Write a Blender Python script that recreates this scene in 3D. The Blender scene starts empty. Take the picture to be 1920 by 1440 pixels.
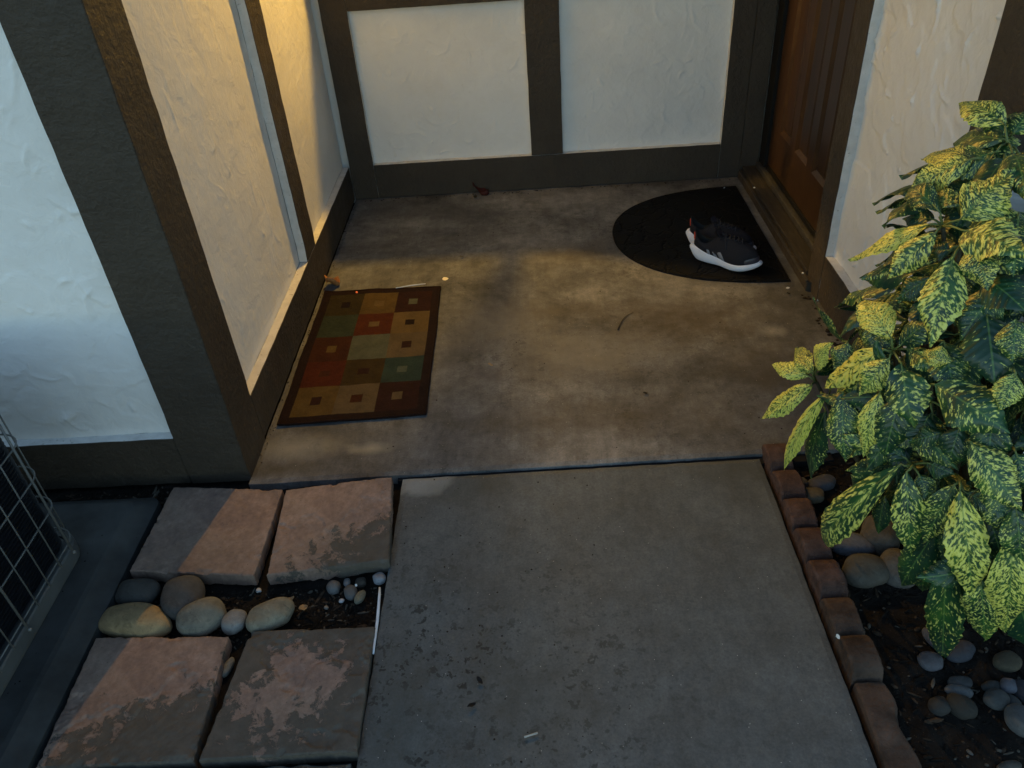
import bpy, bmesh, math, random
import numpy as np
from mathutils import Vector, Matrix
R_ = math.radians
scene = bpy.context.scene
COL = scene.collection
random.seed(7)

# ------------------------------------------------------------------ camera
def cam_axes(pitch, yaw, roll):
    p, y, r = R_(pitch), R_(yaw), R_(roll)
    F = Vector((math.sin(y)*math.cos(p), math.cos(y)*math.cos(p), math.sin(p)))
    R = Vector((math.cos(y), -math.sin(y), 0)); U = R.cross(F)
    return F, R*math.cos(r)+U*math.sin(r), -R*math.sin(r)+U*math.cos(r)
CAM = Vector((0.8292, -1.6412, 1.5)); FPX = 1486.82
CF, CR, CU = cam_axes(-36.5895, -2.5037, -4.4393)
cd = bpy.data.cameras.new('camera'); cam = bpy.data.objects.new('camera', cd); COL.objects.link(cam)
m3 = Matrix((CR, CU, -CF)).transposed()
cam.matrix_world = Matrix.Translation(CAM) @ m3.to_4x4()
cd.sensor_width = 36; cd.lens = 36*FPX/1920; cd.clip_start = 0.02; cd.clip_end = 400
scene.camera = cam
def ray(u, v): return CF + (u-960)/FPX*CR - (v-720)/FPX*CU
def on(ax, val, u, v):                    # point of the plane axis=val seen at a measured photo point
    q = ray(u, v); return CAM + q*((val-CAM[ax])/q[ax])
def G(u, v, z=0.0): return on(2, z, u, v)

# ------------------------------------------------------------------ light
W = bpy.data.worlds.new("World"); scene.world = W; W.use_nodes = True
wn = W.node_tree; bg = wn.nodes['Background']
sky = wn.nodes.new('ShaderNodeTexSky'); sky.sky_type = 'NISHITA'; sky.sun_disc = False
SUN_EL, SUN_ROT = 7.0, 20.0
sky.sun_elevation = R_(SUN_EL); sky.sun_rotation = R_(SUN_ROT); sky.air_density = 1.0; sky.dust_density = 0.6; sky.ozone_density = 1.55
wn.links.new(sky.outputs[0], bg.inputs[0]); bg.inputs[1].default_value = 0.15
sd = bpy.data.lights.new('dusk_sun', 'SUN'); sd.energy = 0.05; sd.angle = R_(40); sd.color = (1, .93, .85)
so = bpy.data.objects.new('dusk_sun', sd); COL.objects.link(so)
a = R_(SUN_ROT); e = R_(SUN_EL)
so.rotation_euler = Vector((math.sin(a)*math.cos(e), math.cos(a)*math.cos(e), math.sin(e))).to_track_quat('Z', 'Y').to_euler()
scene.view_settings.view_transform = 'Standard'; scene.view_settings.look = 'None'
scene.view_settings.exposure = 1.65; scene.view_settings.gamma = 1.0
LAMP_POS = Vector((.42, 1.72, 1.90)); LAMP_W = 37.0

# ------------------------------------------------------------------ helpers
def tag(o, label=None, cat=None, group=None, kind=None):
    if label: o['label'] = label
    if cat: o['category'] = cat
    if group: o['group'] = group
    if kind: o['kind'] = kind
    return o
def empty(name, loc, label, cat, group=None):
    o = bpy.data.objects.new(name, None); o.empty_display_size = .05; COL.objects.link(o); o.location = loc
    return tag(o, label, cat, group)
def link(name, me, mats, parent=None, smooth=False):
    o = bpy.data.objects.new(name, me); COL.objects.link(o)
    for m in (mats if isinstance(mats, (list, tuple)) else [mats]): me.materials.append(m)
    if smooth:
        me.polygons.foreach_set('use_smooth', [True]*len(me.polygons))
    if parent:
        o.parent = parent
        bpy.context.view_layer.update()
        o.matrix_parent_inverse = parent.matrix_world.inverted() if parent.type == 'EMPTY' else Matrix.Translation(-parent.location)
    return o
def mesh(name, vs, fs, mats, parent=None, smooth=False, mi=None):
    me = bpy.data.meshes.new(name); me.from_pydata([tuple(v) for v in vs], [], fs); me.update()
    o = link(name, me, mats, parent, smooth)
    if mi is not None: me.polygons.foreach_set('material_index', mi)
    return o
def from_bm(name, bm, mats, parent=None, smooth=False):
    me = bpy.data.meshes.new(name); bm.normal_update(); bm.to_mesh(me); bm.free()
    return link(name, me, mats, parent, smooth)
def settle(o):      # move a mesh thing's origin to its base, geometry unchanged
    me = o.data; n = len(me.vertices); c = np.zeros(n*3); me.vertices.foreach_get('co', c); c = c.reshape(-1, 3)
    p = np.array([(c[:, 0].min()+c[:, 0].max())/2, (c[:, 1].min()+c[:, 1].max())/2, c[:, 2].min()])
    me.vertices.foreach_set('co', (c-p).ravel()); me.update(); o.location = tuple(p); return o
def vnoise(x, y, s, seed=0):
    x = np.asarray(x)/s; y = np.asarray(y)/s
    xi = np.floor(x).astype(np.int64); yi = np.floor(y).astype(np.int64); fx = x-xi; fy = y-yi
    fx = fx*fx*(3-2*fx); fy = fy*fy*(3-2*fy)
    def h(a, b):
        n = (a*374761393 + b*668265263 + seed*1442695041) & 0xffffffff
        n = ((n ^ (n >> 13))*1274126177) & 0xffffffff
        return ((n ^ (n >> 16)) & 0xffff)/65535.0
    return (h(xi, yi)*(1-fx)+h(xi+1, yi)*fx)*(1-fy)+(h(xi, yi+1)*(1-fx)+h(xi+1, yi+1)*fx)*fy
def fbm(x, y, s, seed=0, o=4):
    r = 0; a = 1; t = 0
    for i in range(o): r = r+a*vnoise(x, y, s, seed+i*17); t += a; a *= .5; s *= .5
    return r/t
def grid_faces(nu, nv):
    i = np.arange(nu-1)[:, None]*nv+np.arange(nv-1)[None, :]
    f = np.stack([i, i+nv, i+nv+1, i+1], -1).reshape(-1, 4)
    return f.tolist()
def box_bm(bm, x0, x1, y0, y1, z0, z1, bevel=0.0, seg=2, mi=0):
    r = bmesh.ops.create_cube(bm, size=1.0); vs = r['verts']
    for v in vs:
        v.co = Vector(((x0+x1)/2+v.co.x*(x1-x0), (y0+y1)/2+v.co.y*(y1-y0), (z0+z1)/2+v.co.z*(z1-z0)))
    fs = set(f for v in vs for f in v.link_faces)
    for f in fs: f.material_index = mi
    if bevel:
        es = list(set(e for v in vs for e in v.link_edges))
        bmesh.ops.bevel(bm, geom=es, offset=bevel, segments=seg, affect='EDGES', profile=.6, clamp_overlap=True)
def box(name, b, mat, parent=None, bevel=0.003):
    bm = bmesh.new(); box_bm(bm, *b, bevel=bevel); return from_bm(name, bm, mat, parent)
def tube_bm(bm, pts, r, n=8, cap=True, mi=0):
    pts = [Vector(p) for p in pts]; rs = r if isinstance(r, (list, tuple)) else [r]*len(pts)
    rings = []; up = None
    for i, p in enumerate(pts):
        d = (pts[min(i+1, len(pts)-1)]-pts[max(i-1, 0)]).normalized()
        if up is None: up = Vector((0, 0, 1)) if abs(d.z) < .9 else Vector((1, 0, 0))
        s = d.cross(up).normalized(); up = s.cross(d).normalized()
        rings.append([bm.verts.new(p+(s*math.cos(2*math.pi*k/n)+up*math.sin(2*math.pi*k/n))*rs[i]) for k in range(n)])
    for a_, b_ in zip(rings, rings[1:]):
        for k in range(n):
            f = bm.faces.new((a_[k], a_[(k+1) % n], b_[(k+1) % n], b_[k])); f.material_index = mi; f.smooth = True
    if cap:
        for q in (rings[0][::-1], rings[-1]): bm.faces.new(q).material_index = mi

# ------------------------------------------------------------------ materials
class NT:
    def __init__(s, name, rough=.8, spec=.4):
        s.m = bpy.data.materials.new(name); s.m.use_nodes = True; s.t = s.m.node_tree
        s.b = s.t.nodes['Principled BSDF']; s.b.inputs['Roughness'].default_value = rough
        s.b.inputs['Specular IOR Level'].default_value = spec
        s.co = s.t.nodes.new('ShaderNodeTexCoord')
    def put(s, sock, v):
        if isinstance(v, bpy.types.NodeSocket): s.t.links.new(v, sock)
        else: sock.default_value = v
    def map(s, scale=(1, 1, 1), loc=(0, 0, 0), src='Object', rot=(0, 0, 0)):
        n = s.t.nodes.new('ShaderNodeMapping'); n.inputs['Scale'].default_value = scale; n.inputs['Location'].default_value = loc
        n.inputs['Rotation'].default_value = rot
        s.put(n.inputs['Vector'], s.co.outputs[src] if isinstance(src, str) else src); return n.outputs[0]
    def noise(s, scale, detail=6, rough=.6, vec=None, dist=0.0, color=False):
        n = s.t.nodes.new('ShaderNodeTexNoise'); n.inputs['Scale'].default_value = scale; n.inputs['Detail'].default_value = detail
        n.inputs['Roughness'].default_value = rough; n.inputs['Distortion'].default_value = dist
        s.put(n.inputs['Vector'], vec if vec is not None else s.co.outputs['Object']); return n.outputs['Color' if color else 'Fac']
    def vor(s, scale, feat='F1', vec=None, out='Distance', rnd=1.0):
        n = s.t.nodes.new('ShaderNodeTexVoronoi'); n.feature = feat; n.inputs['Scale'].default_value = scale; n.inputs['Randomness'].default_value = rnd
        s.put(n.inputs['Vector'], vec if vec is not None else s.co.outputs['Object']); return n.outputs[out]
    def ramp(s, fac, stops, interp='LINEAR'):
        n = s.t.nodes.new('ShaderNodeValToRGB'); s.put(n.inputs[0], fac); e_ = n.color_ramp.elements; n.color_ramp.interpolation = interp
        while len(e_) > len(stops): e_.remove(e_[-1])
        while len(e_) < len(stops): e_.new(1)
        for el, (p, c) in zip(e_, stops):
            el.position = p; el.color = (c, c, c, 1) if isinstance(c, (int, float)) else (*c, 1)
        return n.outputs[0]
    def math(s, op, a_, b_=0.0, c_=0.0):
        n = s.t.nodes.new('ShaderNodeMath'); n.operation = op; s.put(n.inputs[0], a_); s.put(n.inputs[1], b_); s.put(n.inputs[2], c_); return n.outputs[0]
    def mix(s, fac, a_, b_, mode='MIX'):
        n = s.t.nodes.new('ShaderNodeMix'); n.data_type = 'RGBA'; n.blend_type = mode; s.put(n.inputs[0], fac)
        s.put(n.inputs[6], a_ if not isinstance(a_, tuple) else (*a_, 1)); s.put(n.inputs[7], b_ if not isinstance(b_, tuple) else (*b_, 1)); return n.outputs[2]
    def sep(s, vec):
        n = s.t.nodes.new('ShaderNodeSeparateXYZ'); s.put(n.inputs[0], vec); return n.outputs
    def col(s, v): s.put(s.b.inputs['Base Color'], v if not isinstance(v, tuple) else (*v, 1)); return s
    def rgh(s, v): s.put(s.b.inputs['Roughness'], v); return s
    def bump(s, h, strength=.3, dist=.002, prev=None):
        n = s.t.nodes.new('ShaderNodeBump'); n.inputs['Strength'].default_value = strength; n.inputs['Distance'].default_value = dist
        s.put(n.inputs['Height'], h)
        if prev is not None: s.put(n.inputs['Normal'], prev)
        s.put(s.b.inputs['Normal'], n.outputs[0]); return n.outputs[0]
    def blob(s, cx, cy, rx, ry, soft=.5, wob=.25):     # a soft mark at an object-space place
        v = s.map((1/rx, 1/ry, 0), (-cx/rx, -cy/ry, 0))
        n = s.t.nodes.new('ShaderNodeVectorMath'); n.operation = 'LENGTH'; s.put(n.inputs[0], v)
        d = s.math('ADD', n.outputs['Value'], s.math('MULTIPLY', s.math('SUBTRACT', s.noise(14, 5, .6), .5), wob*4))
        return s.ramp(d, [(max(0, 1-soft)*.5, 1.0), (.5*(1+soft*.2), 0.0)]) if False else s.math('SMOOTH_MAX', s.math('MULTIPLY', s.math('SUBTRACT', 1.0, d), 1/soft), 0.0, .1)

def m_stucco():
    n = NT('white_stucco_paint', .75, .3)
    big = n.noise(2.2, 5, .55); c = n.ramp(big, [(.3, (.70, .70, .69)), (.7, (.77, .77, .755))])
    d = n.ramp(n.noise(34, 6, .65), [(.62, 0.0), (.80, .35)])
    c = n.mix(d, c, (.50, .48, .45)); n.col(c)
    c = n.mix(n.math('MULTIPLY', n.ramp(n.noise(5, 7, .7), [(.45, 0.0), (.75, 1.0)]), .22), c, (.50, .47, .43)); n.col(c)
    p = n.bump(n.noise(13, 5, .6, dist=1.2), .35, .010); p = n.bump(n.noise(30, 4, .6, dist=.8), .3, .005, p)
    p = n.bump(n.noise(70, 4, .6), .25, .002, p); n.bump(n.noise(400, 3, .6), .25, .0006, p); return n.m
def m_brown():
    n = NT('brown_trim_paint', .62, .35)
    v = n.map((1, 1, .18)); gr = n.noise(60, 6, .65, v); g = n.noise(5, 5, .6)
    c = n.ramp(g, [(.3, (.040, .031, .0225)), (.7, (.058, .046, .033))])
    c = n.mix(n.ramp(gr, [(.3, .0), (.75, .35)]), c, (.030, .024, .019))
    chip = n.ramp(n.noise(55, 3, .5), [(.80, 0.0), (.83, .6)]); c = n.mix(chip, c, (.11, .095, .078)); n.col(c)
    p = n.bump(gr, .25, .002); q = n.bump(n.noise(11, 5, .6), .6, .008, p); q = n.bump(n.noise(55, 5, .65), .8, .007, q); n.bump(n.noise(200, 3, .5), .35, .001, q)
    n.rgh(n.ramp(n.noise(20, 3), [(.3, .55), (.7, .75)])); return n.m
def m_edge():
    n = NT('painted_board_edge', .7, .3)
    c = n.ramp(n.noise(30, 5, .6), [(.3, (.52, .51, .49)), (.7, (.66, .65, .63))])
    c = n.mix(n.ramp(n.noise(90, 4, .6), [(.64, 0.0), (.72, .8)]), c, (.16, .13, .1)); n.col(c); n.bump(n.noise(120, 3), .3, .001); return n.m
def m_concrete(name, porch):
    n = NT(name, .85, .3)
    a_ = n.noise(1.7, 7, .62, dist=.6); b_ = n.noise(7, 7, .65)
    if porch:
        c = n.ramp(a_, [(.36, (.066, .067, .069)), (.5, (.116, .117, .118)), (.64, (.186, .184, .180))])
    else:
        c = n.ramp(a_, [(.32, (.074, .084, .087)), (.5, (.088, .098, .101)), (.70, (.104, .114, .116))])
    c = n.mix(.8 if porch else .45, c, n.ramp(b_, [(.28, .22), (.5, .5), (.72, .74)]), 'OVERLAY')
    c = n.mix(.5, c, n.ramp(n.noise(180, 4, .7), [(.3, .3), (.7, .7)]), 'OVERLAY')
    c = n.mix(.45 if porch else .3, c, n.ramp(n.noise(26, 6, .7, dist=.4), [(.32, .28), (.5, .5), (.68, .72)]), 'OVERLAY')
    st = n.noise(9, 5, .6, n.map((6, .7, 1))); c = n.mix(.22 if porch else .14, c, n.ramp(st, [(.3, .25), (.7, .75)]), 'OVERLAY')
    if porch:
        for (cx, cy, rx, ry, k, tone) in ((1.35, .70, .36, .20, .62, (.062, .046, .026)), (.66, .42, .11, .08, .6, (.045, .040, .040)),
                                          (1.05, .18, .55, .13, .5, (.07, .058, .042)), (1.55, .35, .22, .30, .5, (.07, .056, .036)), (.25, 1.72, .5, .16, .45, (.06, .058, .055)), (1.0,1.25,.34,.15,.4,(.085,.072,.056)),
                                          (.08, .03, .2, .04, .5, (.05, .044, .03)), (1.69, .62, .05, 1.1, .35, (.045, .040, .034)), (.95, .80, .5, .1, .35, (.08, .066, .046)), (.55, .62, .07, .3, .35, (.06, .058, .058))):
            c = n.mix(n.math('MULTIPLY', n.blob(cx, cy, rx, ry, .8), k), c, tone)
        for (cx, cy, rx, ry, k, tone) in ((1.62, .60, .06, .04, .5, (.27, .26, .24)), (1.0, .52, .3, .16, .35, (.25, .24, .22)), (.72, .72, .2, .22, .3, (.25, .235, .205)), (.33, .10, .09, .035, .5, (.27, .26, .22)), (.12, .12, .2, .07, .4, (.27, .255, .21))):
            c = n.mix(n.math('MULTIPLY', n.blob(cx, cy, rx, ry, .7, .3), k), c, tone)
    else:
        c = n.mix(n.math('MULTIPLY', n.blob(.49, -.03, .10, .085, .25, .25), .75), c, (.22, .235, .235))
        for (cx, cy, rx, ry, k) in ((.62, -.09, .16, .07, .45), (1.35, -.06, .2, .06, .45), (.50, -.75, .12, .3, .4), (.75, -.72, .2, .2, .35)):
            c = n.mix(n.math('MULTIPLY', n.blob(cx, cy, rx, ry, .8), k), c, (.052, .055, .047))
    spm = n.ramp(n.noise(3.0, 4, .6), [(.42, 0.0), (.62, 1.0)])
    if not porch:
        s_ = n.sep(n.co.outputs['Object']); sy = n.ramp(n.math('MULTIPLY', s_[1], -1.0), [(.15, 0.05), (.60, 1.0)])
        sx = n.ramp(n.math('SUBTRACT', 1.35, s_[0]), [(.1, .15), (.8, 1.0)]); spm = n.math('MULTIPLY', n.math('MULTIPLY', sy, sx), n.ramp(n.noise(6, 4, .6), [(.35, .1), (.6, 1.0)]))
    wv = n.mix(.06, n.co.outputs['Object'], n.noise(60, 3, .6, color=True), 'ADD')
    spots = n.ramp(n.math('ADD', n.vor(36, vec=wv), n.math('MULTIPLY_ADD', n.noise(40, 3, .6), -.9, .45)), [(.22, 1.0), (.34, 0.0)])
    spots2 = n.ramp(n.noise(48, 4, .6), [(.60, 0.0), (.68, 1.0)])
    spots = n.math('MAXIMUM', spots, spots2)
    c = n.mix(n.math('MULTIPLY', n.math('MULTIPLY', spots, spm), .35 if porch else .95), c, (.016, .017, .015))
    c = n.mix(n.ramp(n.vor(85), [(.05, .55), (.075, 0.0)]), c, (.05, .045, .04))
    c = n.mix(n.ramp(n.vor(48, vec=n.map(loc=(3, 5, 0))), [(.03, .8), (.05, 0.0)]), c, (.55, .55, .52))
    n.col(c)
    p = n.bump(n.noise(12, 6, .6), .35, .003); q = n.bump(n.noise(220, 4, .6, n.map((1, .35, 1))), .45, .0012, p); n.bump(st, .25, .002, q)
    n.rgh(n.ramp(b_, [(.3, .7), (.7, .92)])); return n.m
def m_tile(name, gx, gy, bias, pinkr=.30, gr=0.0):      # weathered terracotta-pink paver; grey film where the mask is high
    n = NT(name, .8, .3)
    s_ = n.sep(n.co.outputs['Object'])
    base = n.ramp(n.noise(9, 9, .72), [(.32, (pinkr*.42, pinkr*.30, pinkr*.26)), (.5, (pinkr*.70, pinkr*.475, pinkr*.38)), (.70, (pinkr*1.0, pinkr*.73, pinkr*.60))])
    base = n.mix(n.math('MULTIPLY', n.ramp(n.noise(3.5, 4), [(.4, 0.0), (.7, 1.0)]), .5), base, (.14, .11, .08))
    base = n.mix(.5, base, n.ramp(n.noise(60, 6, .75), [(.3, .25), (.7, .75)]), 'OVERLAY')
    g = n.math('ADD', n.math('MULTIPLY', s_[0], gx), n.math('MULTIPLY', s_[1], gy))
    g = n.math('ADD', g, n.math('ADD', n.math('MULTIPLY_ADD', n.noise(7, 4, .6), 1.3, -.65), n.math('MULTIPLY_ADD', n.noise(30, 9, .8, dist=.5), 1.9, -.45))); g = n.math('ADD', g, bias)
    if gr:
        ln = n.t.nodes.new('ShaderNodeVectorMath'); ln.operation = 'LENGTH'; n.put(ln.inputs[0], n.co.outputs['Object']); g = n.math('ADD', g, n.math('MULTIPLY', ln.outputs['Value'], gr))
    mask = n.ramp(g, [(.49, 0.0), (.535, 1.0)])
    grey = n.ramp(n.noise(25, 7, .7), [(.3, (.036, .037, .031)), (.7, (.078, .077, .067))])
    c = n.mix(n.math('MULTIPLY', mask, .85), base, grey)
    c = n.mix(n.ramp(n.vor(70), [(.07, .7), (.10, 0.0)]), c, (.05, .04, .035))
    n.col(c)
    p = n.bump(mask, .55, .003); q = n.bump(n.noise(40, 6, .65), .5, .003, p); n.bump(n.noise(260, 3), .4, .0008, q); return n.m
def m_simple(name, c, rough=.6, spec=.4, var=.25, sc=20, bump=.2, bd=.001, metal=0.0, rnd=False):
    n = NT(name, rough, spec); v = None
    if rnd:
        oi = n.t.nodes.new('ShaderNodeObjectInfo')
        v = n.mix(1.0, n.co.outputs['Object'], n.mix(1.0, (0, 0, 0), oi.outputs['Random'], 'ADD'), 'ADD')
    k = n.noise(sc, 5, .6, v)
    n.col(n.ramp(k, [(.3, tuple(x*(1-var) for x in c)), (.7, tuple(min(1, x*(1+var)) for x in c))]))
    if bump: n.bump(n.noise(sc*6, 4, .6), bump, bd)
    n.b.inputs['Metallic'].default_value = metal; return n.m
def m_soil():
    n = NT('dark_soil', .95, .2); c = n.ramp(n.noise(30, 8, .7), [(.3, (.006, .005, .0045)), (.55, (.014, .0115, .0095)), (.8, (.034, .027, .021))])
    c = n.mix(n.ramp(n.vor(120), [(.08, .5), (.12, 0.0)]), c, (.12, .09, .06)); n.col(c)
    p = n.bump(n.noise(45, 8, .75), 1.0, .012); n.bump(n.noise(300, 4, .7), .8, .002, p); return n.m
def m_wood():
    n = NT('stained_door_wood', .42, .45); v = n.map((8, 8, .7)); w = n.noise(9, 7, .65, v, dist=1.2)
    c = n.ramp(w, [(.28, (.014, .0065, .0032)), (.5, (.030, .0150, .0065)), (.75, (.060, .031, .013))]); n.col(c); n.bump(w, .25, .001); return n.m
def m_old_wood():
    n = NT('worn_sill_wood', .8, .3); v = n.map((9, .8, 9)); w = n.noise(14, 7, .7, v)
    c = n.ramp(w, [(.28, (.010, .009, .008)), (.55, (.030, .026, .022)), (.8, (.075, .062, .05))])
    c = n.mix(n.ramp(n.noise(12, 4), [(.5, 0.0), (.7, .6)]), c, (.02, .018, .016)); n.col(c); n.bump(w, .6, .002); return n.m
def m_leaf():
    n = NT('variegated_leaf', .38, .5)
    uv = n.co.outputs['UV']; at = n.t.nodes.new('ShaderNodeAttribute'); at.attribute_name = 'tone'; t3 = n.sep(at.outputs['Vector'])
    off = n.t.nodes.new('ShaderNodeCombineXYZ'); n.put(off.inputs[2], n.math('MULTIPLY', t3[1], 40.0))
    vs_ = n.t.nodes.new('ShaderNodeVectorMath'); vs_.operation = 'SCALE'; vq = n.t.nodes.new('ShaderNodeCombineXYZ'); u0 = n.sep(uv); n.put(vq.inputs[0], n.math('MULTIPLY', n.math('SUBTRACT', u0[0], n.math('MULTIPLY', n.math('ABSOLUTE', n.math('SUBTRACT', u0[1], .5)), .36)), 1.30)); n.put(vq.inputs[1], n.math('MULTIPLY', u0[1], .50)); n.put(vs_.inputs[0], vq.outputs[0]); n.put(vs_.inputs['Scale'], n.math('ADD', n.math('MULTIPLY', n.math('FRACT', n.math('MULTIPLY', t3[1], 7.3)), .8), .75))
    v = n.mix(1.0, vs_.outputs[0], off.outputs[0], 'ADD')
    amt = t3[0]
    f1 = n.noise(15, 5, .68, v, dist=.5); f2 = n.noise(30, 3, .6, v, dist=.3)
    k = n.math('ADD', n.math('MULTIPLY', f1, .5), n.math('MULTIPLY', f2, .5))
    s_ = n.sep(uv); edge = n.math('MULTIPLY', n.math('SUBTRACT', n.math('ABSOLUTE', n.math('SUBTRACT', s_[1], .5)), .25), .10)
    k = n.math('ADD', n.math('ADD', k, edge), n.math('MULTIPLY', n.math('SUBTRACT', amt, .575), .30))
    msk = n.ramp(k, [(.49, 0.0), (.52, .35), (.56, 1.0)])
    mid = n.ramp(n.math('ADD', n.noise(3, 3, .5, v), n.math('MULTIPLY', n.math('SUBTRACT', amt, .5), .4)), [(.40, (.008, .038, .018)), (.60, (.020, .075, .020)), (.8, (.06, .14, .020))])
    yel = n.mix(t3[2], (.50, .56, .07), (.74, .58, .05))
    yel = n.mix(n.ramp(f2, [(.4, 0.0), (.6, .5)]), yel, (.74, .74, .24))
    c = n.mix(msk, mid, yel)
    rib = n.ramp(n.math('ABSOLUTE', n.math('SUBTRACT', s_[1], .5)), [(.008, .55), (.022, 0.0)]); c = n.mix(rib, c, (.12, .22, .05))
    n.col(c)
    vein = n.t.nodes.new('ShaderNodeTexWave'); vein.inputs['Scale'].default_value = 2.6; vein.inputs['Distortion'].default_value = 1.5
    vv = n.t.nodes.new('ShaderNodeCombineXYZ'); n.put(vv.inputs[0], n.math('SUBTRACT', s_[0], n.math('MULTIPLY', n.math('ABSOLUTE', n.math('SUBTRACT', s_[1], .5)), .55))); n.put(vein.inputs[0], vv.outputs[0])
    p = n.bump(vein.outputs['Fac'], .35, .002); q = n.bump(n.noise(6, 3, .5, v), .5, .004, p); n.bump(msk, .25, .0008, q)
    n.b.inputs['Subsurface Weight'].default_value = 0.0
    n.rgh(n.ramp(f1, [(.3, .32), (.7, .5)]))
    return n.m
def m_rug(name, c):
    n = NT(name, .95, .15); w = n.noise(500, 2, .5); b_ = n.noise(18, 5, .6)
    k = n.ramp(b_, [(.3, tuple(x*.72 for x in c)), (.7, tuple(x*1.18 for x in c))]); k = n.mix(n.ramp(w, [(.35, .5), (.65, 0.0)]), k, tuple(x*.35 for x in c)); n.col(k)
    rib = n.t.nodes.new('ShaderNodeTexWave'); rib.inputs['Scale'].default_value = 110; rib.bands_direction = 'Y'; n.put(rib.inputs[0], n.co.outputs['Object'])
    p = n.bump(rib.outputs['Fac'], .8, .002); p = n.bump(n.noise(90, 4, .6), .8, .003, p); n.bump(w, 1.0, .002, p); return n.m
def m_mat():
    n = NT('black_rubber', .7, .15)
    wv = n.mix(.12, n.co.outputs['Object'], n.noise(9, 3, .5, color=True), 'ADD')
    e_ = n.vor(11, 'DISTANCE_TO_EDGE', wv); g = n.ramp(e_, [(.01, .25), (.05, 1.0)])
    c = n.ramp(n.noise(12, 6, .6), [(.3, (.0018, .0018, .002)), (.7, (.0036, .0036, .0039))]); c = n.mix(g, (.003, .003, .003), c)
    c = n.mix(n.ramp(n.vor(60), [(.03, .5), (.05, 0.0)]), c, (.2, .19, .17)); n.col(c)
    p = n.bump(g, 1.0, .009); n.bump(n.noise(150, 4, .6), .5, .0015, p); return n.m
def m_fabric(name, c, c2, rough=.8, sc=600):
    n = NT(name, rough, .3); n.col(n.mix(n.ramp(n.noise(sc, 2, .5), [(.4, 0.0), (.6, 1.0)]), c, c2)); n.bump(n.noise(sc, 2, .5), .6, .001); return n.m

STUCCO = m_stucco(); BROWN = m_brown(); EDGE = m_edge()
PORCH = m_concrete('porch_concrete', True); WALK = m_concrete('walkway_concrete', False)
SOIL = m_soil(); DOORW = m_wood(); SILLW = m_old_wood(); LEAF = m_leaf(); RUBBER = m_mat()
DARK = m_simple('expansion_felt', (.012, .013, .015), .9, .2)
PADM = m_simple('grey_weathered_pad', (.036, .040, .042), .65, .35, .45, 9, .4, .002)
GUARD = m_simple('grey_coated_wire', (.13, .14, .14), .5, .45, .15, 30, .1)
PANM = m_simple('grey_sheet_metal', (.085, .095, .098), .5, .45, .2, 8, .1)
COILM = m_simple('coil_dark', (.010, .013, .018), .5, .5, .4, 60, .5)
BLACKM = m_simple('black_weatherstrip', (.004, .004, .004), .6, .3)
ALU = m_simple('dull_aluminium', (.055, .053, .05), .5, .5, .25, 30, .3, metal=.3)
TERRA = [m_simple('terracotta_concrete_a', (.080, .048, .040), .9, .2, .45, 30, 1.0, .005),
         m_simple('terracotta_concrete_b', (.062, .043, .034), .9, .2, .6, 14, 1.0, .005)]
STEM = m_simple('green_stem', (.13, .17, .05), .5, .4, .3, 40, .2)
BARK = m_simple('shrub_stem', (.06, .055, .03), .8, .3, .3, 60, .5)
BRONZE = m_simple('lantern_bronze', (.03, .024, .018), .45, .5, .2, 20, .1)
CEIL = m_simple('ceiling_paint', (.10, .08, .065), .8, .3, .08, 3, .2)

# ------------------------------------------------------------------ ground, slabs
def slab(name, poly, z0, z1, mat, step=.02, amp=.0006, seed=1, chip=.004):
    """slab with a gridded, slightly uneven top over a quad footprint (a,b,c,d counter-clockwise) and worn edges"""
    A, B, C_, D = [np.array(p, float) for p in poly]
    nu = max(3, int(np.linalg.norm(B-A)/step)); nv = max(3, int(np.linalg.norm(D-A)/step))
    s = np.linspace(0, 1, nu)[:, None, None]; t = np.linspace(0, 1, nv)[None, :, None]
    P = (1-s)*(1-t)*A+s*(1-t)*B+s*t*C_+(1-s)*t*D
    X, Y = P[..., 0], P[..., 1]
    Z = z1+(fbm(X, Y, .12, seed)-.5)*amp*6+(fbm(X, Y, .02, seed+5)-.5)*amp*1.5
    ed = np.minimum.reduce([np.broadcast_to(s[..., 0], X.shape)*np.linalg.norm(B-A), np.broadcast_to(1-s[..., 0], X.shape)*np.linalg.norm(B-A),
                            np.broadcast_to(t[..., 0], X.shape)*np.linalg.norm(D-A), np.broadcast_to(1-t[..., 0], X.shape)*np.linalg.norm(D-A)])
    Z = Z-np.where(ed < 1e-6, chip*(.35+.9*fbm(X, Y, .03, seed+9)), 0)
    X = X+np.where(ed < 1e-6, (fbm(X, Y, .03, seed+3)-.5)*chip, 0); Y = Y+np.where(ed < 1e-6, (fbm(X, Y, .03, seed+4)-.5)*chip, 0)
    vs = np.stack([X, Y, Z], -1).reshape(-1, 3).tolist(); fs = grid_faces(nu, nv)
    rim = [i*nv for i in range(nu)]+[(nu-1)*nv+j for j in range(1, nv)]+[i*nv+nv-1 for i in range(nu-2, -1, -1)]+[j for j in range(nv-2, 0, -1)]
    base = len(vs)
    for k in rim: vs.append([vs[k][0], vs[k][1], z0])
    n = len(rim)
    for k in range(n): fs.append([rim[k], base+k, base+(k+1) % n, rim[(k+1) % n]])
    fs.append([base+k for k in range(n)][::-1])
    return mesh(name, vs, fs, mat, smooth=False)

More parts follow.
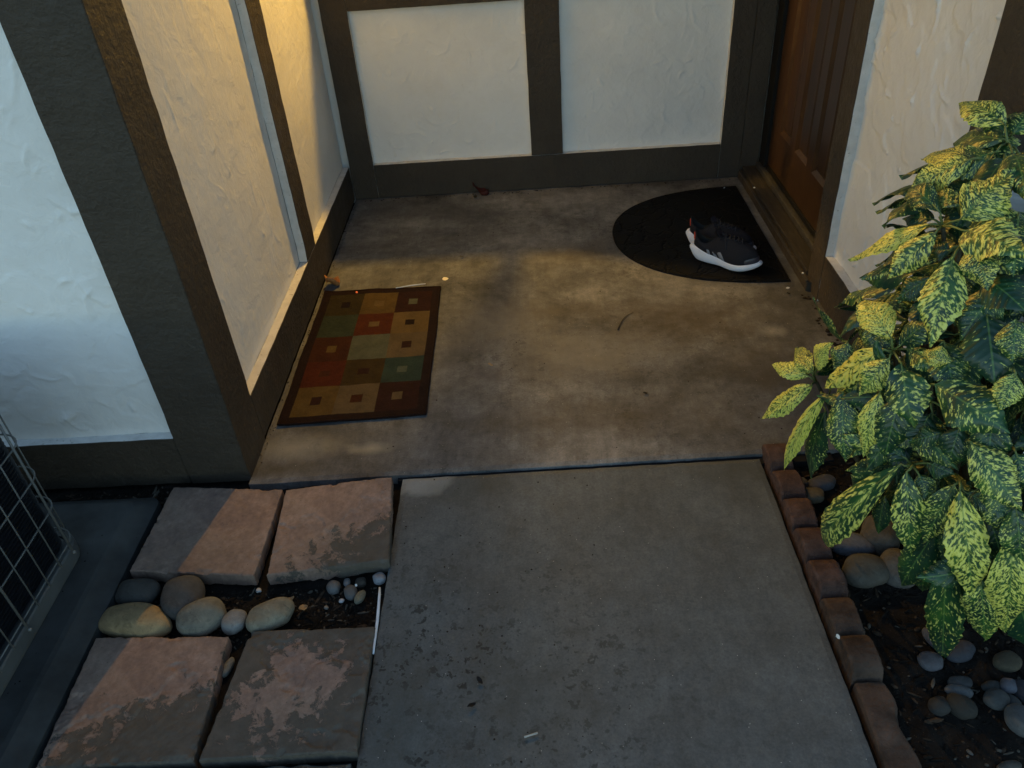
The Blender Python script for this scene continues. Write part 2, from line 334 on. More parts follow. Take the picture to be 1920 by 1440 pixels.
def ground():
    n = 420; x = np.concatenate([np.linspace(-60, -1.3, 8)[:-1], np.linspace(-1.3, 3, n), np.linspace(3, 60, 8)[1:]])
    y = np.concatenate([np.linspace(-60, -2, 8)[:-1], np.linspace(-2, .3, 240), np.linspace(.3, 60, 8)[1:]])
    X, Y = np.meshgrid(x, y, indexing='ij')
    Z = -.028+(fbm(X, Y, .11, 3)-.5)*.022+(fbm(X, Y, .035, 9, 3)-.5)*.016
    Z = np.where(X > 1.5, Z+.006*np.clip((X-1.5)*8, 0, 1), Z)
    global GXS, GYS, GZS; GXS, GYS, GZS = x, y, Z
    o = mesh('soil', np.stack([X, Y, Z], -1).reshape(-1, 3), grid_faces(len(x), len(y)), SOIL, smooth=True); tag(o, kind='structure'); return o
ground()
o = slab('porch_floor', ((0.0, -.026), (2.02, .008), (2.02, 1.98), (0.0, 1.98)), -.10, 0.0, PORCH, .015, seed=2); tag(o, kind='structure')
o = slab('walkway', ((.427, -2.6), (1.428, -2.6), (1.421, -.018), (.436, -.034)), -.10, -.002, WALK, .015, seed=21); tag(o, kind='structure')
jb = bmesh.new(); box_bm(jb, .42, 1.62, -.030, .002, -.09, -.012); o = from_bm('expansion_joint', jb, DARK); tag(o, kind='structure')
o = slab('path_edge_strip', ((-.25, -1.6), (.424, -1.6), (.421, -.836), (-.235, -.838)), -.10, .002, WALK, .01, amp=.0016, seed=33, chip=.012); tag(o, kind='structure')

# ------------------------------------------------------------------ pavers
def paver(corners, z, zt, label, mat, seed, flake):
    """corners far-left, far-right, near-right, near-left"""
    fl, fr, nr, nl = [Vector((c[0], c[1])) for c in corners]
    c0 = (fl+fr+nr+nl)/4; N = 100; th = .036
    s, t = np.meshgrid(np.linspace(0, 1, N), np.linspace(0, 1, N), indexing='ij')
    X = (1-s)*(1-t)*nl.x+s*(1-t)*nr.x+s*t*fr.x+(1-s)*t*fl.x-c0.x
    Y = (1-s)*(1-t)*nl.y+s*(1-t)*nr.y+s*t*fr.y+(1-s)*t*fl.y-c0.y
    fx, fy, k = flake
    msk = np.clip((fbm(X, Y, .07, seed)+fx*X+fy*Y-.5)*14, 0, 1)
    Z = -k*msk*(.4+fbm(X, Y, .02, seed+2))+(fbm(X, Y, .1, seed+1)-.5)*.002+(fbm(X, Y, .012, seed+8)-.5)*.0012
    ed = np.minimum(np.minimum(s, 1-s), np.minimum(t, 1-t)); Z = Z-np.where(ed < 1e-6, .0022*(.2+1.3*fbm(X, Y, .012, seed+4)), 0)-.006*np.clip((fbm(X, Y, .035, seed+21)-.62)*9, 0, 1)*np.clip(1-ed*22, 0, 1)
    w = np.where(ed < 1e-6, .004, 0); X = X+(fbm(X, Y, .012, seed+6)-.5)*w; Y = Y+(fbm(X, Y, .012, seed+7)-.5)*w
    Z = Z+zt[0]*(s-.5)+zt[1]*(t-.5)
    vs = np.stack([X, Y, Z], -1).reshape(-1, 3).tolist(); fs = grid_faces(N, N)
    rim = [i*N for i in range(N)]+[(N-1)*N+j for j in range(1, N)]+[i*N+N-1 for i in range(N-2, -1, -1)]+[j for j in range(N-2, 0, -1)]
    b = len(vs); n = len(rim)
    for q in rim: vs.append([vs[q][0]*1.004, vs[q][1]*1.004, vs[q][2]-th*.5])
    for q in rim: vs.append([vs[q][0]*.996, vs[q][1]*.996, vs[q][2]-th])
    for q in range(n):
        fs.append([rim[q], b+q, b+(q+1) % n, rim[(q+1) % n]]); fs.append([b+q, b+n+q, b+n+(q+1) % n, b+(q+1) % n])
    fs.append([b+n+q for q in range(n)][::-1])
    o = mesh('square_paver', vs, fs, mat, smooth=False); o.location = (c0.x, c0.y, z)
    return tag(o, label, 'paver', 'square terracotta coloured pavers beside the walkway')
def gq(pts, z): return [G(u, v, z) for u, v in pts]
paver(gq([(325, 913), (529, 918), (476, 1078), (243, 1069)], .022), .022, (0, .002), 'smooth pinkish brown paver between the wall corner and the grey pad, far left one', m_tile('paver_smooth', 1.2, -.2, -.62, .29), 41, (.0, .0, .0008))
paver(gq([(536, 919), (735, 895), (729, 1048), (499, 1074)], .026), .026, (.004, .006), 'askew pink paver with dark patches on its right edge, against the porch slab', m_tile('paver_flecked', 2.2, -2.2, -.26, .33), 52, (1.5, -2.2, .003))
paver(gq([(180, 1195), (428, 1193), (360, 1425), (65, 1438)], .012), .012, (0, 0), 'pink paver flaking grey along its near edge, in front of the river stones', m_tile('paver_flaking', 1.6, -3.0, -.14, .32), 63, (1.0, -3.0, .004))
paver(gq([(470, 1183), (702, 1172), (668, 1408), (373, 1425)], .012), .012, (0, 0), 'mostly grey paver with a flaked pink middle, nearest the walkway', m_tile('paver_grey', .4, .2, -.40, .34, 4.2), 74, (.8, .8, .005))

# ------------------------------------------------------------------ house walls
def stucco_panel(parent, org, ud, nd, w, h, seed, hres=1.25, ridges=60, amp=1.0):
    """skim-coated panel with real trowel ridges; org lower corner, ud horizontal direction, nd outward normal"""
    st = .0045; nu = int(w/st)+1; nv1 = int(min(h, hres)/st)+1
    u = np.linspace(0, w, nu); v = np.linspace(0, min(h, hres), nv1)
    if h > hres: v = np.concatenate([v, np.linspace(hres, h, 24)[1:]])
    U, V = np.meshgrid(u, v, indexing='ij'); rng = random.Random(seed)
    H = (fbm(U, V, .22, seed, 2)-.5)*.006+(fbm(U, V, .05, seed+3, 3)-.5)*.0012*amp
    # low plateaus left by the trowel
    pl = fbm(U+.3*fbm(U, V, .2, seed+11), V, .16, seed+13, 3); H = H+np.clip((pl-.5)*26, 0, 1)*.0008*amp
    for _ in range(ridges):
        cu, cv = rng.uniform(0, w), rng.uniform(0, min(h, hres)); r = rng.uniform(.02, .09); a0 = rng.uniform(0, 6.28); sp = rng.uniform(.25, 1.0); ht = rng.uniform(.0007, .0022)*amp; wd = rng.uniform(.0028, .0055); el = rng.uniform(.7, 1.8)
        bx = (abs(U-cu) < r*1.4) & (abs(V-cv) < r*el*1.4+.01)
        if not bx.any(): continue
        du = U[bx]-cu; dv = (V[bx]-cv)/el; d = np.hypot(du, dv)+(vnoise(U[bx], V[bx], .02, seed)-.5)*.008; an = (np.arctan2(dv, du)-a0+math.pi) % (2*math.pi)-math.pi
        k = np.clip(1-abs(an)/sp, 0, 1)**.6
        H[bx] += ht*k*np.exp(-((d-r)/wd)**2)+.5*ht*k*np.clip((d-r)/.02+1, 0, 1)*(d < r)
    for _ in range(ridges//2):
        cu, cv = rng.uniform(0, w), rng.uniform(0, min(h, hres)); s_ = rng.uniform(.003, .006); bx = (abs(U-cu) < .02) & (abs(V-cv) < .02)
        H[bx] += rng.uniform(.0006, .002)*amp*np.exp(-((U[bx]-cu)**2+(V[bx]-cv)**2)/s_**2)
    # material builds up to a fillet where it meets the boards below
    H = H+.005*np.exp(-V/.012)
    P = np.array(org)[None, None, :]+U[..., None]*np.array(ud)+V[..., None]*np.array((0, 0, 1.0))+H[..., None]*np.array(nd)
    fs = grid_faces(nu, len(v))
    if Vector(ud).cross(Vector((0, 0, 1))).dot(Vector(nd)) < 0: fs = [f[::-1] for f in fs]
    return mesh('stucco_panel', P.reshape(-1, 3), fs, STUCCO, parent, smooth=True)
def board(name, parent, b, face, extra=(), seed=1):
    """trim board as a box; 'face' axis sign e.g. '+x' gets brown paint, the edges the wall colour; extra faces brown too"""
    x0, x1, y0, y1, z0, z1 = b; dims = (x1-x0, y1-y0, z1-z0); ax = max(range(3), key=lambda i: dims[i]) 
    bm = bmesh.new(); box_bm(bm, *b)
    n = max(1, int(dims[ax]/.02)); 
    if dims[ax] > 2: n = 120
    es = [e_ for e_ in bm.edges if abs((e_.verts[0].co-e_.verts[1].co)[ax]) > 1e-4]
    bmesh.ops.subdivide_edges(bm, edges=es, cuts=n-1, use_grid_fill=True)
    bm.normal_update()
    dirs = {'+x': (1, 0, 0), '-x': (-1, 0, 0), '+y': (0, 1, 0), '-y': (0, -1, 0), '+z': (0, 0, 1), '-z': (0, 0, -1)}
    br = [Vector(dirs[f]) for f in (face, *extra)]
    for f in bm.faces: f.material_index = 0 if any(f.normal.dot(d) > .9 for d in br) else 1
    fn = Vector(dirs[face])
    sharp = [e_ for e_ in bm.edges if len(e_.link_faces) == 2 and e_.link_faces[0].normal.dot(e_.link_faces[1].normal) < .5]
    bmesh.ops.bevel(bm, geom=sharp, offset=.0016, segments=2, affect='EDGES', clamp_overlap=True)
    rng = random.Random(seed)
    for v in bm.verts:     # hand-planed, hand-painted wobble
        a_ = v.co[ax]; i = (ax+1) % 3; j = (ax+2) % 3
        v.co[i] += (float(vnoise(a_, seed*3.1, .06, seed))-.5)*.0022; v.co[j] += (float(vnoise(a_, seed*5.7, .05, seed+1))-.5)*.0012
        v.co += fn*(float(vnoise(v.co[i]*1.0, v.co[j]+a_, .03, seed+2))-.5)*.0014
    return from_bm(name, bm, [BROWN, EDGE], parent)
T = .032; TOP = 2.5; D = 1.9014; XR = 1.8165
# alcove side wall (left of the porch)
sw = empty('side_wall', (0, 1, 0), 'cream lit stucco wall with brown half timber boards along the porch left side', 'wall')
board('stud', sw, (-T, 0, .974, 1.118, .164, TOP), '+x', seed=4)
board('baseboard', sw, (-T, -.0005, .166, D, .004, .163), '+x', ('-y',), seed=5)
stucco_panel(sw, (-T, .15, .10), (0, 1, 0), (1, 0, 0), .84, TOP-.1, 101, ridges=42, amp=1.0)
stucco_panel(sw, (-T, 1.10, .10), (0, 1, 0), (1, 0, 0), .81, TOP-.1, 102, ridges=30, amp=.7)
# front wall left of the porch
fw = empty('front_wall', (-.6, 0, 0), 'bluish white stucco wall behind the air conditioner with brown corner post', 'wall')
board('corner_post', fw, (-.172, .0004, 0, .165, -.015, TOP), '-y', ('+x',), seed=6)
board('baseboard', fw, (-3.0, -.1735, .0005, T, -.012, .153), '-y', ('+x',), seed=7)
stucco_panel(fw, (-1.6, T, .10), (1, 0, 0), (0, -1, 0), 1.45, TOP-.1, 103, ridges=130, amp=1.9)
b_ = box('wall_core', (-4, -.06, .06, 2.2, -.1, TOP), STUCCO, fw, 0)
mesh('stucco_return', [(-4, T, -.1), (-1.6, T, -.1), (-1.6, T, TOP), (-4, T, TOP)], [(0, 1, 2, 3)], STUCCO, fw)
# back wall
bw = empty('back_wall', (.9, D, 0), 'grey white stucco wall with brown crossed boards at the porch back', 'wall')
board('corner_board', bw, (.001, .1126, D, D+T, .004, TOP), '-y', seed=8)
board('stud', bw, (.8448, .9878, D, D+T, .1655, TOP), '-y', seed=9)
board('stud', bw, (1.7076, 1.802, D, D+T, .004, TOP), '-y', ('+x',), seed=10)
board('baseboard', bw, (.114, 1.706, D+.0005, D+T, .004, .164), '-y', ('+x', '-x'), seed=11)
board('rail', bw, (.114, .8435, D+.0005, D+T, .822, .96), '-y', seed=12)
board('rail', bw, (.989, 1.7065, D+.0005, D+T, .845, .98), '-y', seed=13)
for (x0, x1, s_) in ((.10, .86, 104), (.97, 1.72, 105)): stucco_panel(bw, (x0, D+T, .10), (1, 0, 0), (0, -1, 0), x1-x0, .8, s_, ridges=55, amp=1.25)
for (x0, x1, s_) in ((.10, .86, 204), (.97, 1.72, 205)):
    mesh('stucco_panel', [(x0, D+T, .9), (x1, D+T, .9), (x1, D+T, TOP), (x0, D+T, TOP)], [(0, 1, 2, 3)], STUCCO, bw)
box('wall_core', (-.06, 2.3, D+T+.01, D+.3, -.1, TOP), STUCCO, bw, 0)
# entry wall (right), door opening y .90-1.83
ew = empty('entry_wall', (XR, .3, 0), 'pinkish white stucco wall with brown door casing behind the shrub', 'wall')
board('door_casing', ew, (XR, XR+.105, .772, .893, .0, TOP), '-x', ('+y',), seed=14)
board('baseboard', ew, (XR+.0005, XR+T, -.02, .7715, .012, .178), '-x', seed=15)
board('corner_board', ew, (XR, XR+T, -.055, .118, .179, TOP), '-x', ('-y',), seed=16)
board('door_jamb', ew, (1.803, 1.885, D-.004, D+T, .0, TOP), '-y', ('+x', '-x'), seed=17)
stucco_panel(ew, (XR+T, .78, .10), (0, -1, 0), (-1, 0, 0), .72, TOP-.1, 106, ridges=40, amp=4.0)
box('wall_core', (XR+.09, 4.5, -.02, .88, -.1, TOP), STUCCO, ew, 0)
mesh('stucco_return', [(XR+T, -.024, -.1), (4.5, -.024, -.1), (4.5, -.024, TOP), (XR+T, -.024, TOP)], [(0, 1, 2, 3)], STUCCO, ew)
# ceiling
o = box('porch_ceiling', (-.4, 4.5, -.10, D+.3, TOP+.002, TOP+.2), CEIL, None, .004); tag(o, 'painted ceiling over the porch alcove', 'ceiling')

# ------------------------------------------------------------------ front door and sill
fd = empty('front_door', (1.91, 1.36, .095), 'brown stained wooden front door with tall narrow recessed panels', 'door')
def door():
    bm = bmesh.new(); XF = 1.903; y0, y1, z0, z1 = .895, 1.815, .098, 2.14
    px = [(1.70, 1.545), (1.485, 1.330), (1.265, 1.11), (1.05, .945)]; zl, zh = .272, 1.15; dp = .013; bv = .016
    ys = sorted([y0, y1]+[y for p in px for y in p]); rows = [(z0, zl), (zl, zh), (zh, 1.29), (1.29, 2.0), (2.0, z1)]
    def q(*p): bm.faces.new([bm.verts.new(c) for c in p])
    for a_, b2 in zip(ys, ys[1:]):
        ispan = any(abs(b2-p[0]) < 1e-6 and abs(a_-p[1]) < 1e-6 for p in px)
        for k, (c, d) in enumerate(rows):
            if ispan and k in (1, 3):
                X2 = XF+dp
                q((XF, a_, c), (X2, a_+bv, c+bv), (X2, b2-bv, c+bv), (XF, b2, c)); q((XF, a_, d), (XF, b2, d), (X2, b2-bv, d-bv), (X2, a_+bv, d-bv))
                q((XF, a_, c), (XF, a_, d), (X2, a_+bv, d-bv), (X2, a_+bv, c+bv)); q((XF, b2, c), (X2, b2-bv, c+bv), (X2, b2-bv, d-bv), (XF, b2, d))
                # raised centre field
                g = .018; X3 = X2-.008; A = (a_+bv, b2-bv, c+bv, d-bv); B = (A[0]+g, A[1]-g, A[2]+g, A[3]-g)
                q((X2, A[0], A[2]), (X3, B[0], B[2]), (X3, B[1], B[2]), (X2, A[1], A[2])); q((X2, A[0], A[3]), (X2, A[1], A[3]), (X3, B[1], B[3]), (X3, B[0], B[3]))
                q((X2, A[0], A[2]), (X2, A[0], A[3]), (X3, B[0], B[3]), (X3, B[0], B[2])); q((X2, A[1], A[2]), (X3, B[1], B[2]), (X3, B[1], B[3]), (X2, A[1], A[3]))
                q((X3, B[0], B[2]), (X3, B[0], B[3]), (X3, B[1], B[3]), (X3, B[1], B[2]))
            else: q((XF, a_, c), (XF, a_, d), (XF, b2, d), (XF, b2, c))
    box_bm(bm, XF+.028, XF+.045, y0, y1, z0, z1)
    bmesh.ops.recalc_face_normals(bm, faces=bm.faces); from_bm('door_leaf', bm, DOORW, fd)
    box('weatherstrip', (1.888, 1.93, 1.816, 1.90, .05, TOP), BLACKM, fd, .002)
    box('door_sweep', (1.897, 1.93, .896, 1.815, .078, .0965), BLACKM, fd, .002)
door()
sl = empty('door_sill', (1.83, 1.36, 0), 'worn dark wooden door sill with grey metal nosing below the front door', 'door sill')
box('riser_board', (1.800, 1.832, .845, 1.897, .001, .036), BROWN, sl, .003)
box('nosing', (1.797, 1.806, .848, 1.895, .0365, .0425), ALU, sl, .002)
box('tread', (1.812, 1.872, .895, 1.896, .037, .056), SILLW, sl, .004)
box('threshold_rail', (1.874, 1.899, .896, 1.895, .037, .078), ALU, sl, .006)
box('tread_core', (1.833, 2.0, .88, 1.90, -.05, .0362), BLACKM, sl, 0)
box('threshold_back', (1.932, 2.0, .88, 1.97, .0363, TOP), BLACKM, sl, 0)

# ------------------------------------------------------------------ wall lantern (lit, on the back wall, unseen above the frame; housing shaped for its shadows)
ln = empty('wall_lantern', (LAMP_POS.x, D, LAMP_POS.z), 'small bronze wall lantern glowing warm above the porch', 'lamp')
def lantern():
    K = 1.8; L = LAMP_POS
    pl = [(-.063, .015), (-.05, -.011), (-.033, -.037), (.045, -.037), (.105, -.066), (.118, -.02), (.10, .03), (.085, .05), (.046, .064), (-.046, .064), (-.066, .042)]  # plate outline shaped to cast the shadow edges on floor and left wall
    def P(x, y, z): return L+Vector((x, y, z))*K
    bm = bmesh.new(); lo = [bm.verts.new(P(x, y, -.156)) for x, y in pl]; hi = [bm.verts.new(P(x, y, -.15)) for x, y in pl]
    bm.faces.new(lo[::-1]); bm.faces.new(hi)
    for k in range(len(pl)): bm.faces.new((lo[k], lo[(k+1) % len(pl)], hi[(k+1) % len(pl)], hi[k]))
    from_bm('base_plate', bm, BRONZE, ln)
    bm = bmesh.new(); r0 = [bm.verts.new(P(x*1.5, y*1.45, .053)) for x, y in pl]; ap = bm.verts.new(P(0, 0, .11))
    bm.faces.new(r0[::-1])
    for k in range(len(pl)): bm.faces.new((r0[k], r0[(k+1) % len(pl)], ap))
    from_bm('roof_cap', bm, BRONZE, ln)  # cap made wide to cut the lamp light going up
    bm = bmesh.new()
    tube_bm(bm, [P(.026, -.0375, -.152), P(.0085, -.0375, -.067), P(-.018, -.0375, .05)], [.0036*K, .0026*K, .002*K], 6)  # slanted bar shaped to cast the dark band on the floor
    for (x, y) in ((-.063, .015), (.115, -.012), (.045, .06), (-.045, .06)): tube_bm(bm, [P(x*.97, y*.97, -.152), P(x*1.02, y*1.02, .05)], .0022*K, 6)
    tube_bm(bm, [P(0, .06, .06), (L.x, D-.01, L.z+.10)], .010, 8)
    from_bm('frame_bars', bm, BRONZE, ln, True)
    bm = bmesh.new(); path = [(-.064, .015), (-.064, .04), (-.046, .061), (.060, .061), (.085, .048), (.098, .028), (.112, .003)]
    lo = [bm.verts.new(P(x, y, -.158)) for x, y in path]; hi = [bm.verts.new(P(x*1.1, y*1.1, .052)) for x, y in path]
    for k in range(6): bm.faces.new((lo[k], lo[k+1], hi[k+1], hi[k]))
    bmesh.ops.solidify(bm, geom=bm.faces[:], thickness=.003); from_bm('light_stop_shell', bm, BRONZE, ln)  # unseen shell added to keep lamp light off the back wall
    bm = bmesh.new(); sk = [(.031, -.0455, -.058), (.060, -.062, -.090), (.108, -.070, -.128), (.123, -.02, -.128)]
    lo = [bm.verts.new(P(*p)) for p in sk]; hi = [bm.verts.new(P(p[0]*1.03, p[1]*1.03, .052)) for p in sk]
    for k in range(3): bm.faces.new((lo[k], lo[k+1], hi[k+1], hi[k]))
    bmesh.ops.solidify(bm, geom=bm.faces[:], thickness=.002); from_bm('light_stop_flap', bm, BRONZE, ln)  # unseen flap added to keep lamp light off the right wall
    bm = bmesh.new(); box_bm(bm, L.x-.05, L.x+.05, D-.02, D-.001, L.z-.02, L.z+.18, .004); from_bm('wall_mount', bm, BRONZE, ln)
    bm = bmesh.new(); bmesh.ops.create_uvsphere(bm, u_segments=16, v_segments=10, radius=.018)
    for v in bm.verts: v.co = v.co+P(0, 0, .022)
    n = NT('lit_bulb_glass'); n.b.inputs['Emission Color'].default_value = (1, .62, .28, 1); n.b.inputs['Emission Strength'].default_value = 8
    from_bm('bulb', bm, n.m, ln, True)
    ld = bpy.data.lights.new('lantern_light', 'POINT'); ld.energy = LAMP_W; ld.color = (1.0, .56, .09); ld.shadow_soft_size = .009
    lo_ = bpy.data.objects.new('lantern_light', ld); COL.objects.link(lo_); lo_.location = LAMP_POS
lantern()

# ------------------------------------------------------------------ air conditioner on its pad
def ac():
    vs = []; fs = []
    def loop(x1, y1, z, r=.03, n=6, x0=-1.25, y0=-1.5):
        L = [(x0, y0), (x1, y0)]+[(x1-r+r*math.cos(t), y1-r+r*math.sin(t)) for t in np.linspace(0, math.pi/2, n)]+[(x0, y1)]
        return [(x, y, z) for x, y in L]
    rings = [loop(-.222, -.070, -.04), loop(-.226, -.074, .010), loop(-.270, -.112, .038), loop(-.282, -.12, .040), loop(-.335, -.15, .038)]
    n = len(rings[0])
    for r in rings: vs += r
    for k in range(len(rings)-1):
        for i in range(n): fs.append([k*n+i, k*n+(i+1) % n, (k+1)*n+(i+1) % n, (k+1)*n+i])
    fs.append([(len(rings)-1)*n+i for i in range(n)])
    o = mesh('equipment_pad', vs, fs, PADM); settle(o); tag(o, 'dark grey sloped edge slab under the air conditioner', 'pad')
    x1, y1, r = -.345, -.262, .055
    A = empty('air_conditioner', (-.7, -.65, .04), 'grey outdoor air conditioner behind a wire guard at the left edge', 'air conditioner')
    def path(off, x0=-1.1, y0=-1.15):
        R2 = r+off
        p = [(x1+off, y0)]+[(x1-r+R2*math.cos(t), y1-r+R2*math.sin(t)) for t in np.linspace(0, math.pi/2, 9)]+[(x0, y1+off)]
        return p
    # base pan: rolled rail
    bm = bmesh.new()
    prof = [(-.02, .040), (.004, .040), (.006, .050), (.006, .082), (.003, .086), (-.012, .086), (-.012, .078), (-.06, .076)]
    pr = [[bm.verts.new((x, y, z)) for x, y in path(o_)] for o_, z in prof]
    for a_, b2 in zip(pr, pr[1:]):
        for k in range(len(a_)-1): bm.faces.new((a_[k], a_[k+1], b2[k+1], b2[k]))
    bmesh.ops.recalc_face_normals(bm, faces=bm.faces); from_bm('base_pan', bm, PANM, A)
    # coil body: finned
    bm = bmesh.new(); lo = path(-.028); N = len(lo)
    a_ = [bm.verts.new((x, y, .076)) for x, y in lo]; b2 = [bm.verts.new((x, y, .52)) for x, y in lo]
    for k in range(N-1): bm.faces.new((a_[k], a_[k+1], b2[k+1], b2[k]))
    z = .09
    while z < .515:
        c = [bm.verts.new((x, y, z)) for x, y in path(-.027)]; d = [bm.verts.new((x, y, z)) for x, y in path(-.020)]
        for k in range(N-1): bm.faces.new((c[k], c[k+1], d[k+1], d[k]))
        z += .011
    from_bm('coil', bm, COILM, A)
    # wire guard
    bm = bmesh.new(); z = .113
    for z in (.0985, .208, .306, .405, .505): tube_bm(bm, [(x, y, z) for x, y in path(.002)], .0021, 6)
    for y in [-.318-.0565*i for i in range(15)]:
        big = abs((y+.318)/.0565) % 4 < .5
        tube_bm(bm, [(x1+.0048, y, .078), (x1+.0048, y, .52)], .0030 if big else .0019, 6)
        if big:
            tube_bm(bm, [(x1+.004, y, .071), (x1+.012, y, .071)], .0045, 8)
    for k, t in enumerate((1.15,)):
        tube_bm(bm, [(x1-r+(r+.0045)*math.cos(t), y1-r+(r+.0045)*math.sin(t), .08), (x1-r+(r+.0045)*math.cos(t), y1-r+(r+.0045)*math.sin(t), .52)], .0019, 6)
    for x in [-.43-.0565*i for i in range(11)]: tube_bm(bm, [(x, y1+.0045, .08), (x, y1+.0045, .52)], .0019, 6)
    from_bm('wire_guard', bm, GUARD, A, True)
    bm = bmesh.new(); lo = path(.006); c = [bm.verts.new((x, y, .52)) for x, y in lo]+[bm.verts.new((-1.1, -1.15, .52))]; d = [bm.verts.new((x, y, .55)) for x, y in lo]+[bm.verts.new((-1.1, -1.15, .55))]
    for k in range(len(c)): bm.faces.new((c[k], c[(k+1) % len(c)], d[(k+1) % len(c)], d[k]))
    bm.faces.new(d); bm.faces.new(c[::-1]); bmesh.ops.recalc_face_normals(bm, faces=bm.faces); from_bm('top_cover', bm, PANM, A)
ac()

# ------------------------------------------------------------------ checkered rug
def rug():
    pal = {'bd': (.028, .010, .008), 'ol': (.060, .042, .012), 'tan': (.24, .155, .055), 'tn2': (.20, .14, .07), 'mar': (.050, .014, .008), 'tea': (.055, .075, .042), 'rus': (.14, .030, .008),
           'rbr': (.085, .022, .006), 'sage': (.16, .17, .11), 'olb': (.075, .045, .010), 'tl2': (.045, .082, .065), 'dmr': (.020, .006, .005), 'ltt': (.13, .16, .12), 'gol': (.19, .115, .03), 'red': (.13, .022, .006)}
    keys = list(pal); mats = [m_rug('rug_'+k, tuple((.92*x*.62+.08*y) for x, y in zip(pal[k], (.050, .033, .010)))) for k in keys]; I = keys.index
    q = [G(610, 547, .009), G(826, 537, .009), G(798, 775, .009), G(520, 796, .009)]   # FL FR NR NL
    grid = [[('ol', 'dmr'), ('gol', 'tan'), ('mar', 'sage')], [('tea', 'tea'), ('rus', 'tan'), ('tan', 'dmr')], [('rbr', 'gol'), ('sage', 'sage'), ('tn2', 'mar')],
            [('red', 'rbr'), ('olb', 'mar'), ('tl2', 'ltt')], [('gol', 'mar'), ('tn2', 'rbr'), ('mar', 'tn2')]]
    nu, nv = 96, 160; W_, H_ = .45, .79; bd = .030; vs = []; mi = []; fs = []
    def pos(s, t):     # s left->right, t far->near
        p = q[0]*(1-s)*(1-t)+q[1]*s*(1-t)+q[2]*s*t+q[3]*(1-s)*t
        c = max(0, 1-s/.06)*max(0, 1-(t)/.05)+.35*max(0, 1-s/.05)*max(0, (t-.9)/.1)
        w = math.sin(t*9+s*4)*.0012
        return Vector((p.x+w+(float(vnoise(t*.79, 1, .02, 5))-.5)*.002*(1 if s in (0, 1) else 0), p.y+w*.5, .0085+.004*c+(float(fbm(s, t, .2, 4))-.5)*.006+(float(vnoise(s*60, t*100, 1.0, 8))-.5)*.0009))
    for i in range(nu+1):
        for j in range(nv+1): vs.append(pos(i/nu, j/nv))
    for i in range(nu):
        for j in range(nv):
            x = (i+.5)/nu*W_; y = (j+.5)/nv*H_; fs.append([i*(nv+1)+j, i*(nv+1)+j+1, (i+1)*(nv+1)+j+1, (i+1)*(nv+1)+j])
            if x < bd or x > W_-bd or y < bd or y > H_-bd: mi.append(I('bd')); continue
            cw = (W_-2*bd)/3; ch = (H_-2*bd)/5; cx = (x-bd)/cw; cy = (y-bd)/ch; c = grid[int(cy)][int(cx)]
            mi.append(I(c[1] if abs(cx % 1-.5) < .13 and abs(cy % 1-.5) < .13 else c[0]))
    rim = [i*(nv+1) for i in range(nu+1)]+[nu*(nv+1)+j for j in range(1, nv+1)]+[i*(nv+1)+nv for i in range(nu-1, -1, -1)]+[j for j in range(nv-1, 0, -1)]
    b = len(vs); n = len(rim)
    for k in rim: vs.append(Vector((vs[k].x, vs[k].y, vs[k].z-.007)))
    for k in range(n): fs.append([rim[k], rim[(k+1) % n], b+(k+1) % n, b+k]); mi.append(I('bd'))
    o = mesh('checkered_rug', vs, fs, mats, mi=mi, smooth=False); settle(o)
    tag(o, 'small rug of rust, tan and green squares with dark border beside the left wall', 'rug')
    e_ = bmesh.new(); pts = [vs[k]+Vector((0, 0, -.001)) for k in rim[::4]]; pts.append(pts[0]); tube_bm(e_, pts, .0036, 6, False)
    from_bm('bound_edge', e_, mats[0], o, True)
rug()

# ------------------------------------------------------------------ half-round mat
def half_mat():
    bm = bmesh.new(); cx, cy, a_, b2 = 1.768, 1.355, .605, .437; out = []
    pts = []
    for t in np.linspace(math.pi/2, 3*math.pi/2, 73):
        c, s = math.cos(t), math.sin(t); pts.append((cx+a_*math.copysign(abs(c)**.88, c), cy+b2*math.copysign(abs(s)**.92, s)))
    prof = [(1.0, .001), (1.0, .0045), (.993, .0085), (.975, .0095), (.958, .0088), (.94, .010)]
    mx = sum(p[0] for p in pts)/len(pts); my = cy; rings = []
    for k, z in prof: rings.append([bm.verts.new((mx+(x-mx)*k, my+(y-my)*k, z)) for x, y in pts])
    n = len(pts)
    for A, B in zip(rings, rings[1:]):
        for i in range(n): bm.faces.new((A[i], A[(i+1) % n], B[(i+1) % n], B[i]))
    bm.faces.new(rings[-1]); bmesh.ops.recalc_face_normals(bm, faces=bm.faces)
    o = from_bm('half_round_mat', bm, RUBBER); settle(o); tag(o, 'black half round rubber doormat with stone pattern in front of the door', 'doormat')
half_mat()

